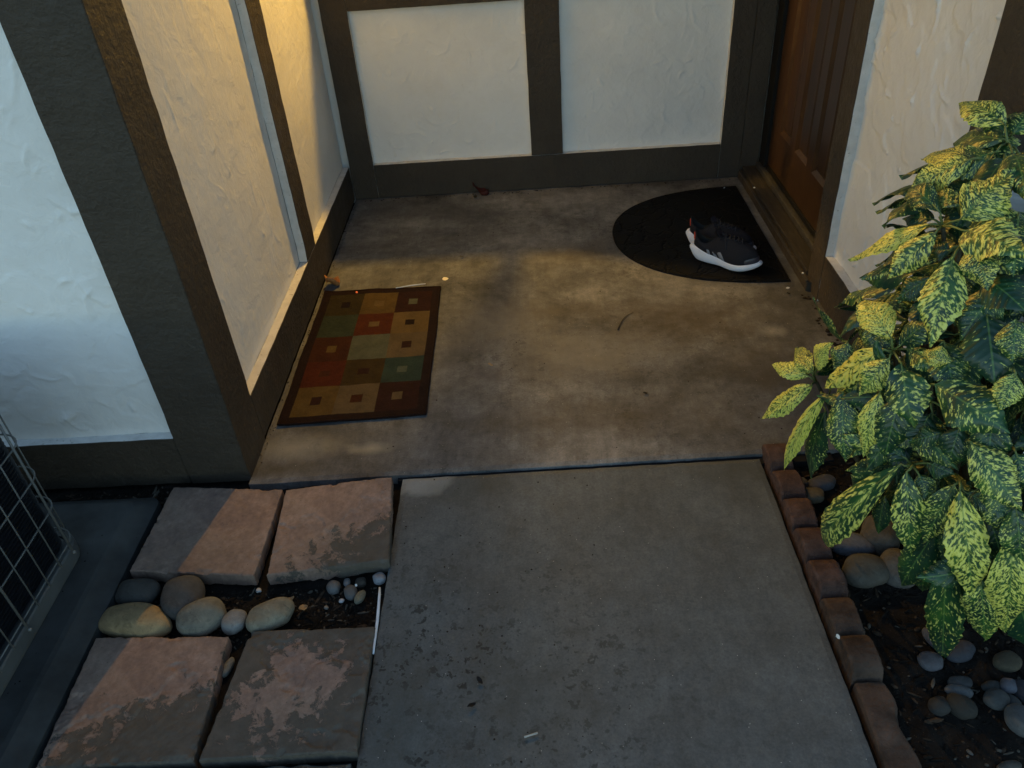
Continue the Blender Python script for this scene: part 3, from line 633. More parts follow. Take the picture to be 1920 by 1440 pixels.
# ------------------------------------------------------------------ sneakers
UP = m_fabric('black_knit', (.005, .005, .008), (.014, .014, .020)); TONG = m_fabric('dark_plum_knit', (.04, .033, .045), (.075, .065, .08))
LIN = m_fabric('shoe_lining', (.008, .009, .009), (.018, .02, .02)); SOLE = m_simple('white_foam', (.72, .73, .80), .5, .4, .06, 30, .15)
STRP = m_simple('grey_stripe', (.20, .205, .23), .5, .4, .1); REDM = m_simple('red_tab', (.42, .05, .03), .6, .3, .1); OVER = m_simple('glossy_toe_overlay', (.035, .035, .05), .4, .5, .2); RUBS = m_simple('dark_outsole', (.02, .02, .02), .8, .2)
def outline(th, k=1.0, side=1):
    """shoe outline; th 0=toe, pi=heel. returns x (length), y (side +1 lateral toward -y)"""
    c, s = math.cos(th), math.sin(th); x = .145+.145*c
    u = x/.29; w = .0335+.004*math.sin(u*3)+.0155*math.exp(-((u-.70)/.19)**2)-.004*math.exp(-((u-.42)/.12)**2)
    y = math.copysign(abs(s)**.72, s)*w*k+.010*math.exp(-((u-.95)/.30)**2)*side*.9
    return x*k+.145*(1-k), y
def shoe(label, pos, ang, side, loc_tilt=0):
    N = 72; THS = [2*math.pi*i/N for i in range(N)]
    S = empty('sneaker', pos, label, 'shoe', 'pair of black sneakers on the half round mat')
    M = Matrix.Translation(pos) @ Matrix.Rotation(ang, 4, 'Z') @ Matrix.Diagonal((.93, .96, 1.06, 1))
    def bottom(x): u = x/.29; return .004+.022*max(0, (.13-u)/.13)**2+.020*max(0, (u-.72)/.28)**2
    def top(x): u = x/.29; return .052-.024*min(1, u/.60)+.016*max(0, (u-.72)/.28)**1.6+.008*max(0, (.25-u)/.25)
    def put(name, bm, mat, sm=True):
        bmesh.ops.recalc_face_normals(bm, faces=bm.faces)
        for v in bm.verts: v.co = M @ v.co
        return from_bm(name, bm, mat, S, sm)
    # sole
    bm = bmesh.new(); rings = []
    for k, f in ((.80, 0.0), (.93, .0), (1.0, .13), (1.045, .40), (1.05, .62), (1.015, .9), (.985, 1.0), (.93, 1.0)):
        rg = []
        for th in THS:
            x, y = outline(th, k, side); xx = min(max(x, 0), .29)
            if th > 1.6 and th < 4.7: x -= .010*f*max(0, (.1-x)/.1)*(1.3-f)
            rg.append(bm.verts.new((x, y, bottom(xx)+(top(xx)-bottom(xx))*f)))
        rings.append(rg)
    for A, B in zip(rings, rings[1:]):
        for i in range(N): bm.faces.new((A[i], A[(i+1) % N], B[(i+1) % N], B[i]))
    bm.faces.new(rings[0][::-1]); bm.faces.new(rings[-1]); put('sole', bm, SOLE)
    # upper
    def opening(th):
        c, s = math.cos(th), math.sin(th); x = .062+.056*c; y = .024*math.copysign(abs(s)**.85, s)*(1-.25*max(0, c))
        u = (x-.006)/.112; z = .100-.030*math.sin(min(1, max(0, u/.95))*math.pi)**1.1+.006*u
        if c < -.75: z += .010*(-c-.75)/.25
        return x, y, z
    def surf(s, th):
        xo, yo = outline(th, .95, side); zo = top(min(max(xo, 0), .29))-.004; x1, y1, z1 = opening(th)
        toe = max(0, math.cos(th)); g = s**(1.0+1.15*toe); f = 1-(1-s)**(1.0+.75*toe)
        if toe < .01: g = s**1.25
        x = xo+(x1-xo)*g; y = yo+(y1-yo)*g; z = zo+(z1-zo)*f
        bulge = .006*math.sin(math.pi*s)*(1-toe*.3); y += math.copysign(bulge, math.sin(th))*abs(math.sin(th))
        if toe > .0: z += .004*math.sin(math.pi*s)*toe
        # toe box: lower in front of the laces
        return Vector((x, y, z))
    bm = bmesh.new(); rings = []; SN = 22
    for j in range(SN+1): rings.append([bm.verts.new(surf(j/SN, th)) for th in THS])
    for j, (dz, k) in enumerate(((.003, .97), (.0, .90), (-.012, .86), (-.04, .84))):
        rg = []
        for th in THS:
            x, y, z = opening(th); rg.append(bm.verts.new((.062+(x-.062)*k, y*k, max(z+dz, .045))))
        rings.append(rg)
    for jj, (A, B) in enumerate(zip(rings, rings[1:])):
        for i in range(N):
            f = bm.faces.new((A[i], A[(i+1) % N], B[(i+1) % N], B[i])); f.material_index = 1 if jj >= SN+1 else 0
    f = bm.faces.new(rings[-1]); f.material_index = 1
    put('upper', bm, [UP, LIN])
    def patch(s0, s1, t0, t1, off, ns=5, nt=6, shear=0.0):
        bm = bmesh.new(); V = []
        for i in range(ns+1):
            row = []
            for j in range(nt+1):
                s = s0+(s1-s0)*i/ns; t = t0+(t1-t0)*j/nt+shear*(i/ns); p = surf(s, t); e_ = 1e-3
                nrm = (surf(s, t+e_)-surf(s, t-e_)).cross(surf(min(1, s+e_), t)-surf(max(0, s-e_), t)).normalized()
                if nrm.dot(p-Vector((.14, 0, .03))) < 0: nrm = -nrm
                edge = (i in (0, ns)) or (j in (0, nt)); row.append(bm.verts.new(p+nrm*(off if not edge else -.0004)))
            V.append(row)
        for i in range(ns):
            for j in range(nt): bm.faces.new((V[i][j], V[i][j+1], V[i+1][j+1], V[i+1][j]))
        return bm
    put('heel_tab', patch(.42, .95, math.pi-.42, math.pi+.42, .0028), REDM)
    put('toe_overlay', patch(.0, .20, -.85, .85, .0014, 5, 16), OVER)
    for k in range(3):     # three stripes on the outer side (-y when side = -1)
        c = (-2.05+.26*k) if side < 0 else (2.05-.26*k)
        put('stripe', patch(.06, .60, c-.075, c+.075, .0020, 6, 3, .20 if side < 0 else -.20), STRP)
    # tongue
    bm = bmesh.new(); V = []
    for i in range(9):
        t = i/8; x = .155-.060*t; z = .082+.045*t-.006*(1-t); w = .017+.008*t
        V.append([bm.verts.new((x+.004*abs(q)**2, q*w, z+.002*(1-q*q)-(.006*q*q))) for q in (-1, -.5, 0, .5, 1)])
    for i in range(8):
        for j in range(4): bm.faces.new((V[i][j], V[i][j+1], V[i+1][j+1], V[i+1][j]))
    ex = bmesh.ops.solidify(bm, geom=bm.faces[:], thickness=.004); put('tongue', bm, TONG)
    bm = bmesh.new()
    for k in range(5):
        x0 = .130+.017*k
        def sp(x, y):
            best = None
            for s_ in np.linspace(.25, .98, 30):
                p = surf(s_, .0001); 
                if best is None or abs(p.x-x) < abs(best.x-x): best = p
            return Vector((x, y, best.z+.002-abs(y)*abs(y)*9))
        a2 = [sp(x0, -.019), sp(x0+.006, -.006), sp(x0+.010, .008), sp(x0+.014, .019)]; b3 = [sp(x0, .019), sp(x0+.006, .006), sp(x0+.010, -.008), sp(x0+.014, -.019)]
        tube_bm(bm, a2, .0022, 6); tube_bm(bm, [p+Vector((0, 0, .002)) for p in b3], .0022, 6)
    kx = .125
    for sg in (-1, 1):
        tube_bm(bm, [Vector((kx, 0, .108)), Vector((kx-.010, sg*.016, .116)), Vector((kx-.004, sg*.030, .106)), Vector((kx+.006, sg*.018, .107)), Vector((kx+.002, 0, .109))], .0021, 6)
        tube_bm(bm, [Vector((kx, 0, .108)), Vector((kx+.02, sg*.024, .098)), Vector((kx+.030, sg*.040, .075))], .0021, 6)
    put('lace', bm, m_simple('black_lace', (.028, .028, .034), .8, .3))
ANG = math.atan2(-.155, .244)
shoe('black sneaker with white sole, the nearer of the pair on the mat', Vector((1.446, 1.135, .0105)), ANG, -1)
shoe('black sneaker half hidden behind the nearer one, towards the back wall', Vector((1.452, 1.252, .0105)), ANG-.06, 1)

# ------------------------------------------------------------------ edging blocks
def edging(y0, n, seed, label, mat):
    X0, X1 = 1.4345, 1.4975; P = .1035; vs = []; fs = []; per = 14; M_ = n*per+1; ny = 7
    for i in range(M_):
        yy = y0-P*n*i/(M_-1); ph = (i % per)/per if i < M_-1 else 1.0
        h = math.sqrt(max(0, 1-(2*ph-1)**2)); z = -.004+(.036+.006*math.sin(i//per*2.3+seed))*h**.8; 
        w = .002*h
        sec = [(X0, -.06), (X0, z-.004), (X0+.004, z), ((X0+X1)/2, z+.0015), (X1-.004, z), (X1, z-.004), (X1, -.06)]
        for (x, zz) in sec: vs.append((x+(random.random()-.5)*.0022+(float(fbm(yy, 1, .04, seed))-.5)*.009, yy-.0006*((i in (0, )) - (i == M_-1)), zz+(random.random()-.5)*.0012))
    for i in range(M_-1):
        for k in range(6): fs.append([i*ny+k, (i+1)*ny+k, (i+1)*ny+k+1, i*ny+k+1])
    fs.append([k for k in range(ny)]); fs.append([(M_-1)*ny+k for k in range(ny)][::-1])
    o = mesh('scalloped_edging', vs, fs, mat); settle(o); tag(o, label, 'edging', 'terracotta edging blocks between walkway and bed')
edging(.022, 2, 3, 'reddish scalloped edging block with two humps touching the porch slab', TERRA[0])
edging(-.1865, 3, 4, 'brick red scalloped edging block with three humps between the other two scalloped ones', TERRA[0])
edging(-.498, 2, 5, 'scalloped edging block with two humps and a white chip, next to the straight bar', TERRA[1])
def bar():
    vs = []; fs = []; n = 40
    for i in range(n+1):
        y = -.712-.75*i/n; w = .062+.006*math.sin(i*.9)+(random.random()-.5)*.004; z = .008+.004*math.sin(i*.5)
        for (x, zz) in ((1.437, -.06), (1.437, z-.003), (1.442, z), (1.47, z+.001+(random.random()-.5)*.002), (1.437+w-.006, z-.002), (1.437+w, z-.008), (1.437+w+.002, -.06)): vs.append((x+(random.random()-.5)*.001, y, zz))
    for i in range(n):
        for k in range(6): fs.append([i*7+k, (i+1)*7+k, (i+1)*7+k+1, i*7+k+1])
    fs.append(list(range(7))); fs.append([n*7+k for k in range(7)][::-1])
    o = mesh('edging_bar', vs, fs, TERRA[1]); settle(o); tag(o, 'straight rough edged brown edging bar along the near walkway edge', 'edging', 'terracotta edging blocks between walkway and bed')
bar()

# ------------------------------------------------------------------ river stones
def stone_mat(c, c2=None):
    n = NT('river_stone', .72, .35); oi = n.t.nodes.new('ShaderNodeObjectInfo')
    k = n.noise(22, 6, .65); base = n.ramp(k, [(.28, tuple(x*.6 for x in c)), (.5, c), (.75, tuple(min(1, x*1.3) for x in c))])
    if c2:
        s_ = n.sep(n.co.outputs['Object']); base = n.mix(n.ramp(n.math('ADD', n.math('MULTIPLY', s_[0], 8.0), n.noise(10, 3)), [(.45, 0.0), (.6, 1.0)]), base, c2)
    base = n.mix(n.ramp(n.noise(55, 7, .8, dist=.6), [(.54, 0.0), (.66, .7)]), base, tuple(x*.38 for x in c)); base = n.mix(n.ramp(n.noise(14, 7, .75, n.map((1, 1, 2.5)), dist=1.5), [(.50, 0.0), (.58, .35), (.62, 0.0)]), base, tuple(min(1, x*1.7) for x in c)); n.col(base); n.rgh(.85); p = n.bump(n.noise(40, 5, .7), .6, .004); n.bump(n.noise(180, 4, .7), .6, .0012, p); return n.m
STONES = 0
def stone(u, v, rx, ry, c, label, rot=0.0, zc=0.0, c2=None, grp='river stones between the pavers', fl=.75, name='river_stone', seed=None):
    """stone seen at photo point u,v; rx, ry its half size in the photo (pixels)"""
    global STONES; STONES += 1; c = tuple(x*(.30 if grp == 'stones in the planting bed' else .52) for x in (c[0], (c[0]+c[1])/2, c[2]*.7+c[0]*.3)); zc -= .006; seed = seed or STONES  # bed stones darkened more: shade of the bed put into their colour
    p = G(u, v, zc); rng = (p-CAM).length; k = rng/FPX; a_ = rx*k; b2 = ry*k/.92
    bm = bmesh.new(); bmesh.ops.create_icosphere(bm, subdivisions=4, radius=1)
    rnd = random.Random(seed); ph = [rnd.uniform(0, 6.28) for _ in range(6)]
    cc = min(a_, b2)*fl
    for w in bm.verts:
        q = w.co.copy(); d = 1+.07*math.sin(2*q.x+ph[0]+q.y*1.5)+.06*math.sin(3*q.y+ph[1])+.05*math.sin(2.6*q.z+ph[2]+q.x)+.03*math.sin(5*q.x+4*q.y+ph[3])
        ex = .9; q = Vector([math.copysign(abs(t)**ex, t) for t in q]); w.co = Vector((q.x*a_*d, q.y*b2*d, q.z*cc*d))
    bmesh.ops.rotate(bm, verts=bm.verts, cent=(0, 0, 0), matrix=Matrix.Rotation(rot, 3, 'Z'))
    o = from_bm(name, bm, stone_mat(c, c2), None, True); o.location = p
    return tag(o, label, 'stone', grp)
TAN = (.30, .25, .17); GRY = (.105, .105, .10); LG = (.24, .24, .23)
stone(256, 1113, 40, 22, (.095, .092, .082), 'flat dark grey stone against the pad, behind the yellow stone', 0, .004)
stone(341, 1125, 35, 36, (.10, .10, .098), 'rounded dark grey stone below the smooth paver', .4, .008)
stone(255, 1164, 62, 28, (.46, .22, .06), 'long flattened ochre yellow stone touching the grey pad', -.08, .006, None)
stone(380, 1157, 39, 31, (.26, .24, .18), 'pale egg shaped stone leaning between the dark stone and the small one', .75, .01)
stone(440, 1165, 22, 20, (.34, .33, .31), 'small whitish stone between two tan ones', 0, .002)
stone(507, 1153, 42, 25, (.34, .27, .17), 'smooth tan stone at the gap above the mostly grey paver', .35, .006)
stone(626, 1101, 12.5, 13, (.20, .20, .20), 'small round grey pebble, leftmost of the cluster under the askew paver', 0, -.01)
stone(657, 1112, 12, 13, (.17, .17, .165), 'small dull grey pebble in the middle of the cluster under the askew paver', 0, -.01)
stone(676, 1119, 8, 14, (.26, .22, .13), 'slim tan pebble upright beside two grey pebbles', -.4, -.01)
stone(651, 1091, 6, 9, (.24, .25, .26), 'tiny pointed grey chip behind the two grey pebbles', .3, -.01)
stone(711, 1084, 12, 11, (.33, .38, .44), 'small bluish white pebble touching the walkway edge', .5, -.006)
stone(677, 1091, 11, 9, (.09, .065, .05), 'small brown pebble half buried below the askew paver', .2, -.018)
stone(427, 1251, 9, 17, (.30, .29, .23), 'pale oval pebble wedged in the gap between the two near pavers', -.3, -.014)
stone(485, 1107, 5.5, 4, (.75, .73, .68), 'tiny white chip on dark soil below the gap of the two far pavers', 0, -.016)
stone(640, 1127, 5, 4, (.70, .72, .74), 'tiny white chip below the cluster of grey pebbles', 0, -.018)
stone(612, 1139, 4, 3.5, (.36, .30, .25), 'tiny tan chip on the soil left of the white stick', 0, -.02)
GB = 'stones in the planting bed'
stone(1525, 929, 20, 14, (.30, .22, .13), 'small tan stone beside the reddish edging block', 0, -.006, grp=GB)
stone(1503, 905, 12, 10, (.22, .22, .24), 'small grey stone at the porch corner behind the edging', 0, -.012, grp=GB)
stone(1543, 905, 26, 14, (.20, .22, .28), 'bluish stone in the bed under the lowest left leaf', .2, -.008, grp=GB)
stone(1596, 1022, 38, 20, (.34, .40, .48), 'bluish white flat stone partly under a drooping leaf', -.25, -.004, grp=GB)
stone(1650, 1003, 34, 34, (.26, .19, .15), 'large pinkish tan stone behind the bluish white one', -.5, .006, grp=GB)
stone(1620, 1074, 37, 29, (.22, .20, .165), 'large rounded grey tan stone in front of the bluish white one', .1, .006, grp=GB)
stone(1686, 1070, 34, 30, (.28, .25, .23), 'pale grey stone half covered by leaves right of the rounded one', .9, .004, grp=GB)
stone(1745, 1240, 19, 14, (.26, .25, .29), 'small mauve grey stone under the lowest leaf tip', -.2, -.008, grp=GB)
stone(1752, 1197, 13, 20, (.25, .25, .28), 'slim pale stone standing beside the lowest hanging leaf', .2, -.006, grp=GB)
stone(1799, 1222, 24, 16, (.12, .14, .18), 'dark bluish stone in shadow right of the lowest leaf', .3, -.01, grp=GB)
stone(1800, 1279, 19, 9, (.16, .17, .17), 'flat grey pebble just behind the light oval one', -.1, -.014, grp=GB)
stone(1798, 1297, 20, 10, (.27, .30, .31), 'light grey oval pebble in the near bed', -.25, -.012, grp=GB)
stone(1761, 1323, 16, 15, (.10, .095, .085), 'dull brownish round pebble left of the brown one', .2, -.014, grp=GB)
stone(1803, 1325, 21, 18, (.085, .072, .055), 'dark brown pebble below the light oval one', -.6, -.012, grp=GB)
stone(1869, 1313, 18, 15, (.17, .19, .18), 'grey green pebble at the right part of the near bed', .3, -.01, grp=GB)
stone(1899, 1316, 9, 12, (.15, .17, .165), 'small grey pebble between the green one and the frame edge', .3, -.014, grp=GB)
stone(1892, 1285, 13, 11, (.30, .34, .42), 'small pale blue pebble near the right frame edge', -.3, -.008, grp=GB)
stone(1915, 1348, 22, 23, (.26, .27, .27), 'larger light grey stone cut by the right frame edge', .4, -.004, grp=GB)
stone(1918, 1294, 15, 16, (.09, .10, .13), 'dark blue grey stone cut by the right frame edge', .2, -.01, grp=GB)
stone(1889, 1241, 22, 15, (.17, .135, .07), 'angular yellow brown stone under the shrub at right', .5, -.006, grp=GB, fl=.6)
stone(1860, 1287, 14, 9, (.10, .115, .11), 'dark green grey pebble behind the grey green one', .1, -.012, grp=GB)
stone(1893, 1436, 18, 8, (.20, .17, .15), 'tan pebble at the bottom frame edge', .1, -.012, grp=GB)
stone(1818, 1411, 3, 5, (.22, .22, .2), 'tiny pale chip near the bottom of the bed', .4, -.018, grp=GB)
stone(1474, 1163, 4.5, 6, (.70, .70, .66), 'tiny white chip lying on the last scalloped edging block', .4, .020, grp=GB) if False else None

# ------------------------------------------------------------------ shrub
EC = Vector((1.80, -.33, .45)); ER = Vector((.36, .45, .55))
def hull(u, v, k=1.0):
    d = ray(u, v).normalized(); D_ = Vector((d.x/ER.x, d.y/ER.y, d.z/ER.z)); O = CAM-EC; O = Vector((O.x/ER.x, O.y/ER.y, O.z/ER.z))
    A = D_.dot(D_); B = 2*O.dot(D_); C_ = O.dot(O)-k*k; dd = B*B-4*A*C_
    t = (-B-math.sqrt(dd))/(2*A) if dd > 0 else -B/(2*A)
    return CAM+d*t
LV = []; LF = []; LUV = []; LT = []; PET = bmesh.new()
lr = random.Random(11)
def leaf(base, tip, w, nrm, droop=.25, tone=.5, yel=.3, fold=.25, petiole=None):
    ax = tip-base; L = ax.length; a_ = ax.normalized(); nrm = (nrm-a_*nrm.dot(a_)).normalized(); sd_ = a_.cross(nrm).normalized()
    ctrl = (base+tip)/2+nrm*L*droop; n = 20; m = 4; b0 = len(LV); seed = lr.random(); tw = lr.uniform(-.7, .7); fold *= lr.uniform(.3, 2.2); droop *= lr.uniform(.7, 1.6); rows = []
    curl = lr.uniform(-.02, .05)
    for i in range(n+1):
        s = i/n; p = base*(1-s)**2+ctrl*2*s*(1-s)+tip*s*s; tan = ((ctrl-base)*(1-s)+(tip-ctrl)*s).normalized()
        nn = tan.cross(sd_).normalized(); nn = nn if nn.dot(nrm) > 0 or s > .5 else -nn
        nn = sd_.cross(tan).normalized() if sd_.cross(tan).dot(nrm) > 0 else tan.cross(sd_).normalized()
        rotm = Matrix.Rotation(tw*(s-.3), 3, tan); sN = rotm @ sd_; nN = rotm @ nn
        prof = math.sin(math.pi*min(1, s**.88))**.92*(1-.18*max(0, s-.6)/.4) if s < 1 else 0
        ser = (.93 if (i % 2) else 1.06) if s > .35 else 1.0
        for j in range(-m, m+1):
            q = j/m; e_ = ser if abs(j) == m else 1.0; half = w/2*prof*e_*.90
            wav = (.04+.07*((seed*7) % 1))*w*math.sin(s*11+seed*20+q)*abs(q)**2
            LV.append(p+sN*(q*half)+nN*(abs(q)*half*fold-abs(q)**2*half*(fold+.30)+wav)); LT.append((tone+ (seed-.5)*.12, seed, yel))
            LUV.append((s, .5+q*.5*prof*.9)); 
    W2 = 2*m+1
    for i in range(n):
        for j in range(2*m): k = b0+i*W2+j; LF.append([k, k+1, k+W2+1, k+W2])
    if petiole is not None:
        mid = (petiole+base)/2+nrm*.006; tube_bm(PET, [petiole, mid, base, base+(ctrl-base)*.25], [.0026, .0021, .0018, .0010], 6)
def pxleaf(c, b, t, wpx, tone=.5, yel=.3, droop=.22, kb=1.0, kt=1.0, face=None):
    """leaf from its whorl centre c, blade base b and tip t (photo points), width in photo pixels"""
    B = hull(*b, kb); T_ = hull(*t, kt); cN = hull(*c, kb*.96) if c else None; k = (B-CAM).length/FPX
    out = ((B+T_)/2-EC); out = Vector((out.x, out.y, out.z*.8)).normalized()
    tocam = (CAM-(B+T_)/2).normalized(); nrm = (out*.45+tocam*.75+Vector((0, 0, .35))) if face is None else Vector(face)
    leaf(B, T_, wpx*k*.98, nrm, droop, tone, yel, petiole=cN)
H = .62; M5 = .5; Lw = .38
# (centre, blade base, tip, width px, yellow amount, warm yellow, droop, kb, kt)
LEAVES = [
 # top whorl
 ((1889, 268), (1885, 235), (1798, 196), 62, .66, .35, .25, 1.02, 1.06), ((1889, 268), (1878, 262), (1788, 268), 74, .42, .2, .15, 1.0, 1.02),
 ((1889, 268), (1868, 285), (1760, 330), 66, .50, .2, .2, 1.0, 1.02), ((1889, 268), (1900, 290), (1925, 380), 64, .5, .2, .3, 1.0, 1.04), ((1889, 268), (1900, 250), (1945, 200), 64, .55, .3, .2, .98, 1.0),
 ((1850, 300), (1822, 298), (1704, 356), 62, .70, .45, .12, 1.03, 1.06), ((1850, 290), (1826, 288), (1728, 300), 46, .66, .8, .15, .98, .98), ((1889, 268), (1882, 300), (1835, 372), 62, .34, .1, .2, .97, 1.0),
 ((1889, 268), (1918, 300), (1905, 355), 44, .45, .1, .2, .98, 1.0),
 # second whorl
 ((1768, 424), (1745, 420), (1592, 489), 42, .82, .85, .08, 1.02, 1.10), ((1768, 424), (1755, 436), (1663, 524), 56, .72, .65, .15, 1.04, 1.08), ((1768, 424), (1764, 400), (1700, 362), 50, .40, .4, .45, 1.03, 1.05),
 ((1768, 424), (1752, 412), (1694, 412), 44, .30, .2, .2, .98, 1.0), ((1768, 424), (1800, 412), (1905, 318), 92, .66, .35, .16, 1.04, 1.06), ((1768, 424), (1805, 432), (1925, 480), 86, .62, .3, .22, 1.05, 1.1),
 ((1800, 400), (1800, 385), (1742, 372), 48, .50, .2, .25, 1.0, 1.0),
 # drooping leaves under it
 ((1800, 462), (1787, 484), (1742, 652), 78, .62, .25, .16, 1.06, 1.10), ((1800, 462), (1826, 452), (1852, 545), 66, .60, .7, .22, 1.06, 1.07), ((1800, 462), (1780, 470), (1745, 470), 40, .25, 0, .2, .98, 1.0),
 ((1700, 505), (1722, 510), (1613, 522), 58, .26, .05, .1, .95, 1.0), ((1740, 530), (1745, 522), (1680, 562), 50, .30, .1, .15, .96, 1.0), ((1860, 500), (1845, 520), (1925, 585), 74, .22, .1, .2, 1.0, 1.04),
 ((1740, 560), (1735, 556), (1720, 622), 44, .25, 0, .15, .92, .97),
 # third whorl, left
 ((1676, 659), (1672, 636), (1622, 560), 66, .76, .8, .35, 1.06, 1.06), ((1640, 640), (1632, 628), (1612, 553), 30, .6, .2, .15, 1.02, 1.04), ((1676, 659), (1660, 655), (1546, 728), 60, .80, .7, .12, 1.06, 1.10),
 ((1676, 659), (1668, 672), (1612, 742), 58, .74, .4, .2, 1.06, 1.10), ((1676, 659), (1690, 682), (1714, 806), 80, .52, .35, .3, 1.08, 1.10), ((1676, 659), (1688, 648), (1745, 600), 52, .40, .2, .2, 1.03, 1.03),
 ((1744, 680), (1788, 676), (1726, 664), 40, .70, .8, .4, 1.04, 1.06), ((1676, 659), (1705, 655), (1760, 700), 44, .5, .2, .25, 1.0, 1.02),
 # far left whorl
 ((1531, 716), (1522, 722), (1426, 786), 50, .72, .3, .10, 1.06, 1.16), ((1531, 716), (1518, 706), (1448, 684), 40, .78, .35, .25, 1.06, 1.12), ((1531, 716), (1524, 700), (1496, 652), 40, .64, .2, .25, 1.06, 1.08),
 ((1531, 716), (1532, 690), (1564, 642), 44, .76, .5, .3, 1.05, 1.06), ((1540, 735), (1548, 738), (1470, 882), 40, .82, .35, .12, 1.08, 1.15), ((1575, 730), (1582, 735), (1586, 868), 66, .50, .15, .22, 1.06, 1.08),
 ((1545, 745), (1548, 770), (1520, 898), 56, .34, .05, .15, 1.0, 1.04), ((1655, 720), (1650, 735), (1620, 856), 52, .74, .4, .2, 1.04, 1.06), ((1600, 740), (1610, 742), (1590, 700), 40, .5, .1, .2, 1.0, 1.0),
 # right middle
 ((1745, 722), (1756, 722), (1896, 814), 94, .46, .1, .22, 1.06, 1.08), ((1860, 600), (1850, 590), (1866, 724), 92, .34, .0, .18, 1.0, 1.04), ((1900, 690), (1905, 700), (1872, 770), 50, .60, .1, .2, 1.05, 1.08), ((1915, 620), (1905, 600), (1898, 680), 60, .5, .1, .2, 1.05, 1.06),
 ((1812, 826), (1820, 828), (1914, 958), 76, .56, .3, .25, 1.08, 1.10), ((1790, 790), (1800, 800), (1775, 880), 60, .28, .05, .2, .98, 1.0), ((1745, 800), (1740, 780), (1716, 840), 60, .2, .0, .2, .95, .98),
 ((1760, 830), (1765, 812), (1706, 830), 44, .35, .1, .2, 1.0, 1.02), ((1900, 840), (1905, 850), (1930, 920), 60, .45, .1, .2, 1.0, 1.04),
 # fifth whorl (lower centre)
 ((1712, 872), (1690, 870), (1552, 1020), 74, .66, .35, .28, 1.08, 1.12), ((1712, 872), (1700, 884), (1710, 1044), 60, .62, .3, .22, 1.10, 1.12), ((1712, 872), (1722, 888), (1750, 945), 42, .5, .3, .2, 1.04, 1.05),
 ((1712, 872), (1740, 868), (1790, 890), 44, .3, .0, .25, 1.0, 1.0), ((1800, 900), (1790, 908), (1732, 1016), 62, .58, .2, .2, 1.06, 1.08), ((1800, 900), (1800, 918), (1826, 1128), 76, .68, .4, .2, 1.12, 1.16),
 ((1800, 900), (1808, 922), (1900, 966), 60, .42, .05, .2, 1.04, 1.06), ((1712, 872), (1700, 860), (1640, 830), 44, .3, .0, .25, 1.0, 1.0), ((1660, 940), (1660, 930), (1648, 1000), 36, .3, .0, .2, .98, 1.0),
 # bottom
 ((1760, 980), (1758, 990), (1690, 1096), 66, .30, .1, .2, 1.02, 1.06), ((1770, 1030), (1775, 1040), (1768, 1232), 70, .46, .3, .18, 1.10, 1.16), ((1835, 1060), (1838, 1075), (1846, 1198), 72, .58, .2, .2, 1.12, 1.16),
 ((1890, 1010), (1898, 1010), (1884, 1184), 76, .66, .4, .2, 1.10, 1.14), ((1900, 960), (1905, 950), (1915, 1070), 62, .5, .1, .2, 1.08, 1.1), ((1900, 1120), (1905, 1110), (1935, 1222), 70, .32, .0, .2, 1.04, 1.1),
 ((1800, 1040), (1800, 1030), (1816, 1170), 56, .36, .1, .2, 1.0, 1.05), ((1850, 960), (1855, 970), (1880, 1050), 60, .25, .0, .2, .98, 1.0), ((1740, 1040), (1740, 1030), (1730, 1110), 44, .3, .1, .2, 1.0, 1.02),
 # second layer behind the crown's face
 ((1850, 240), (1850, 240), (1880, 330), 74, .5, .2, .2, .90, .92), ((1830, 330), (1840, 330), (1760, 390), 74, .40, .2, .2, .92, .96), ((1880, 380), (1880, 370), (1850, 470), 80, .55, .2, .2, .96, 1.0),
 ((1910, 420), (1910, 400), (1900, 520), 80, .45, .1, .2, 1.0, 1.03), ((1820, 380), (1830, 370), (1790, 430), 66, .3, .1, .2, .92, .95), ((1905, 215), (1905, 215), (1850, 262), 60, .5, .2, .2, .98, 1.0),
 ((1870, 540), (1870, 540), (1800, 640), 76, .35, .1, .2, .96, 1.0), ((1650, 600), (1650, 600), (1640, 690), 60, .45, .2, .2, .98, 1.0), ((1620, 700), (1630, 690), (1560, 800), 60, .55, .2, .2, .99, 1.02),
 ((1690, 740), (1690, 740), (1660, 860), 70, .45, .1, .2, 1.0, 1.03), ((1760, 640), (1770, 640), (1790, 740), 70, .4, .1, .2, .98, 1.0), ((1860, 780), (1860, 780), (1850, 900), 70, .4, .1, .2, 1.0, 1.03),
 ((1640, 870), (1650, 870), (1600, 940), 60, .45, .1, .2, 1.0, 1.03), ((1860, 900), (1860, 900), (1890, 1010), 70, .5, .2, .2, 1.03, 1.06), ((1800, 960), (1800, 960), (1790, 1080), 70, .4, .1, .2, 1.0, 1.04),
 ((1900, 1060), (1900, 1050), (1910, 1160), 66, .45, .1, .2, 1.0, 1.05), ((1580, 640), (1590, 640), (1570, 700), 50, .55, .3, .2, 1.0, 1.02), ((1740, 900), (1740, 900), (1760, 1010), 60, .35, .1, .2, 1.0, 1.02),
]
for L_ in LEAVES: pxleaf(*L_)
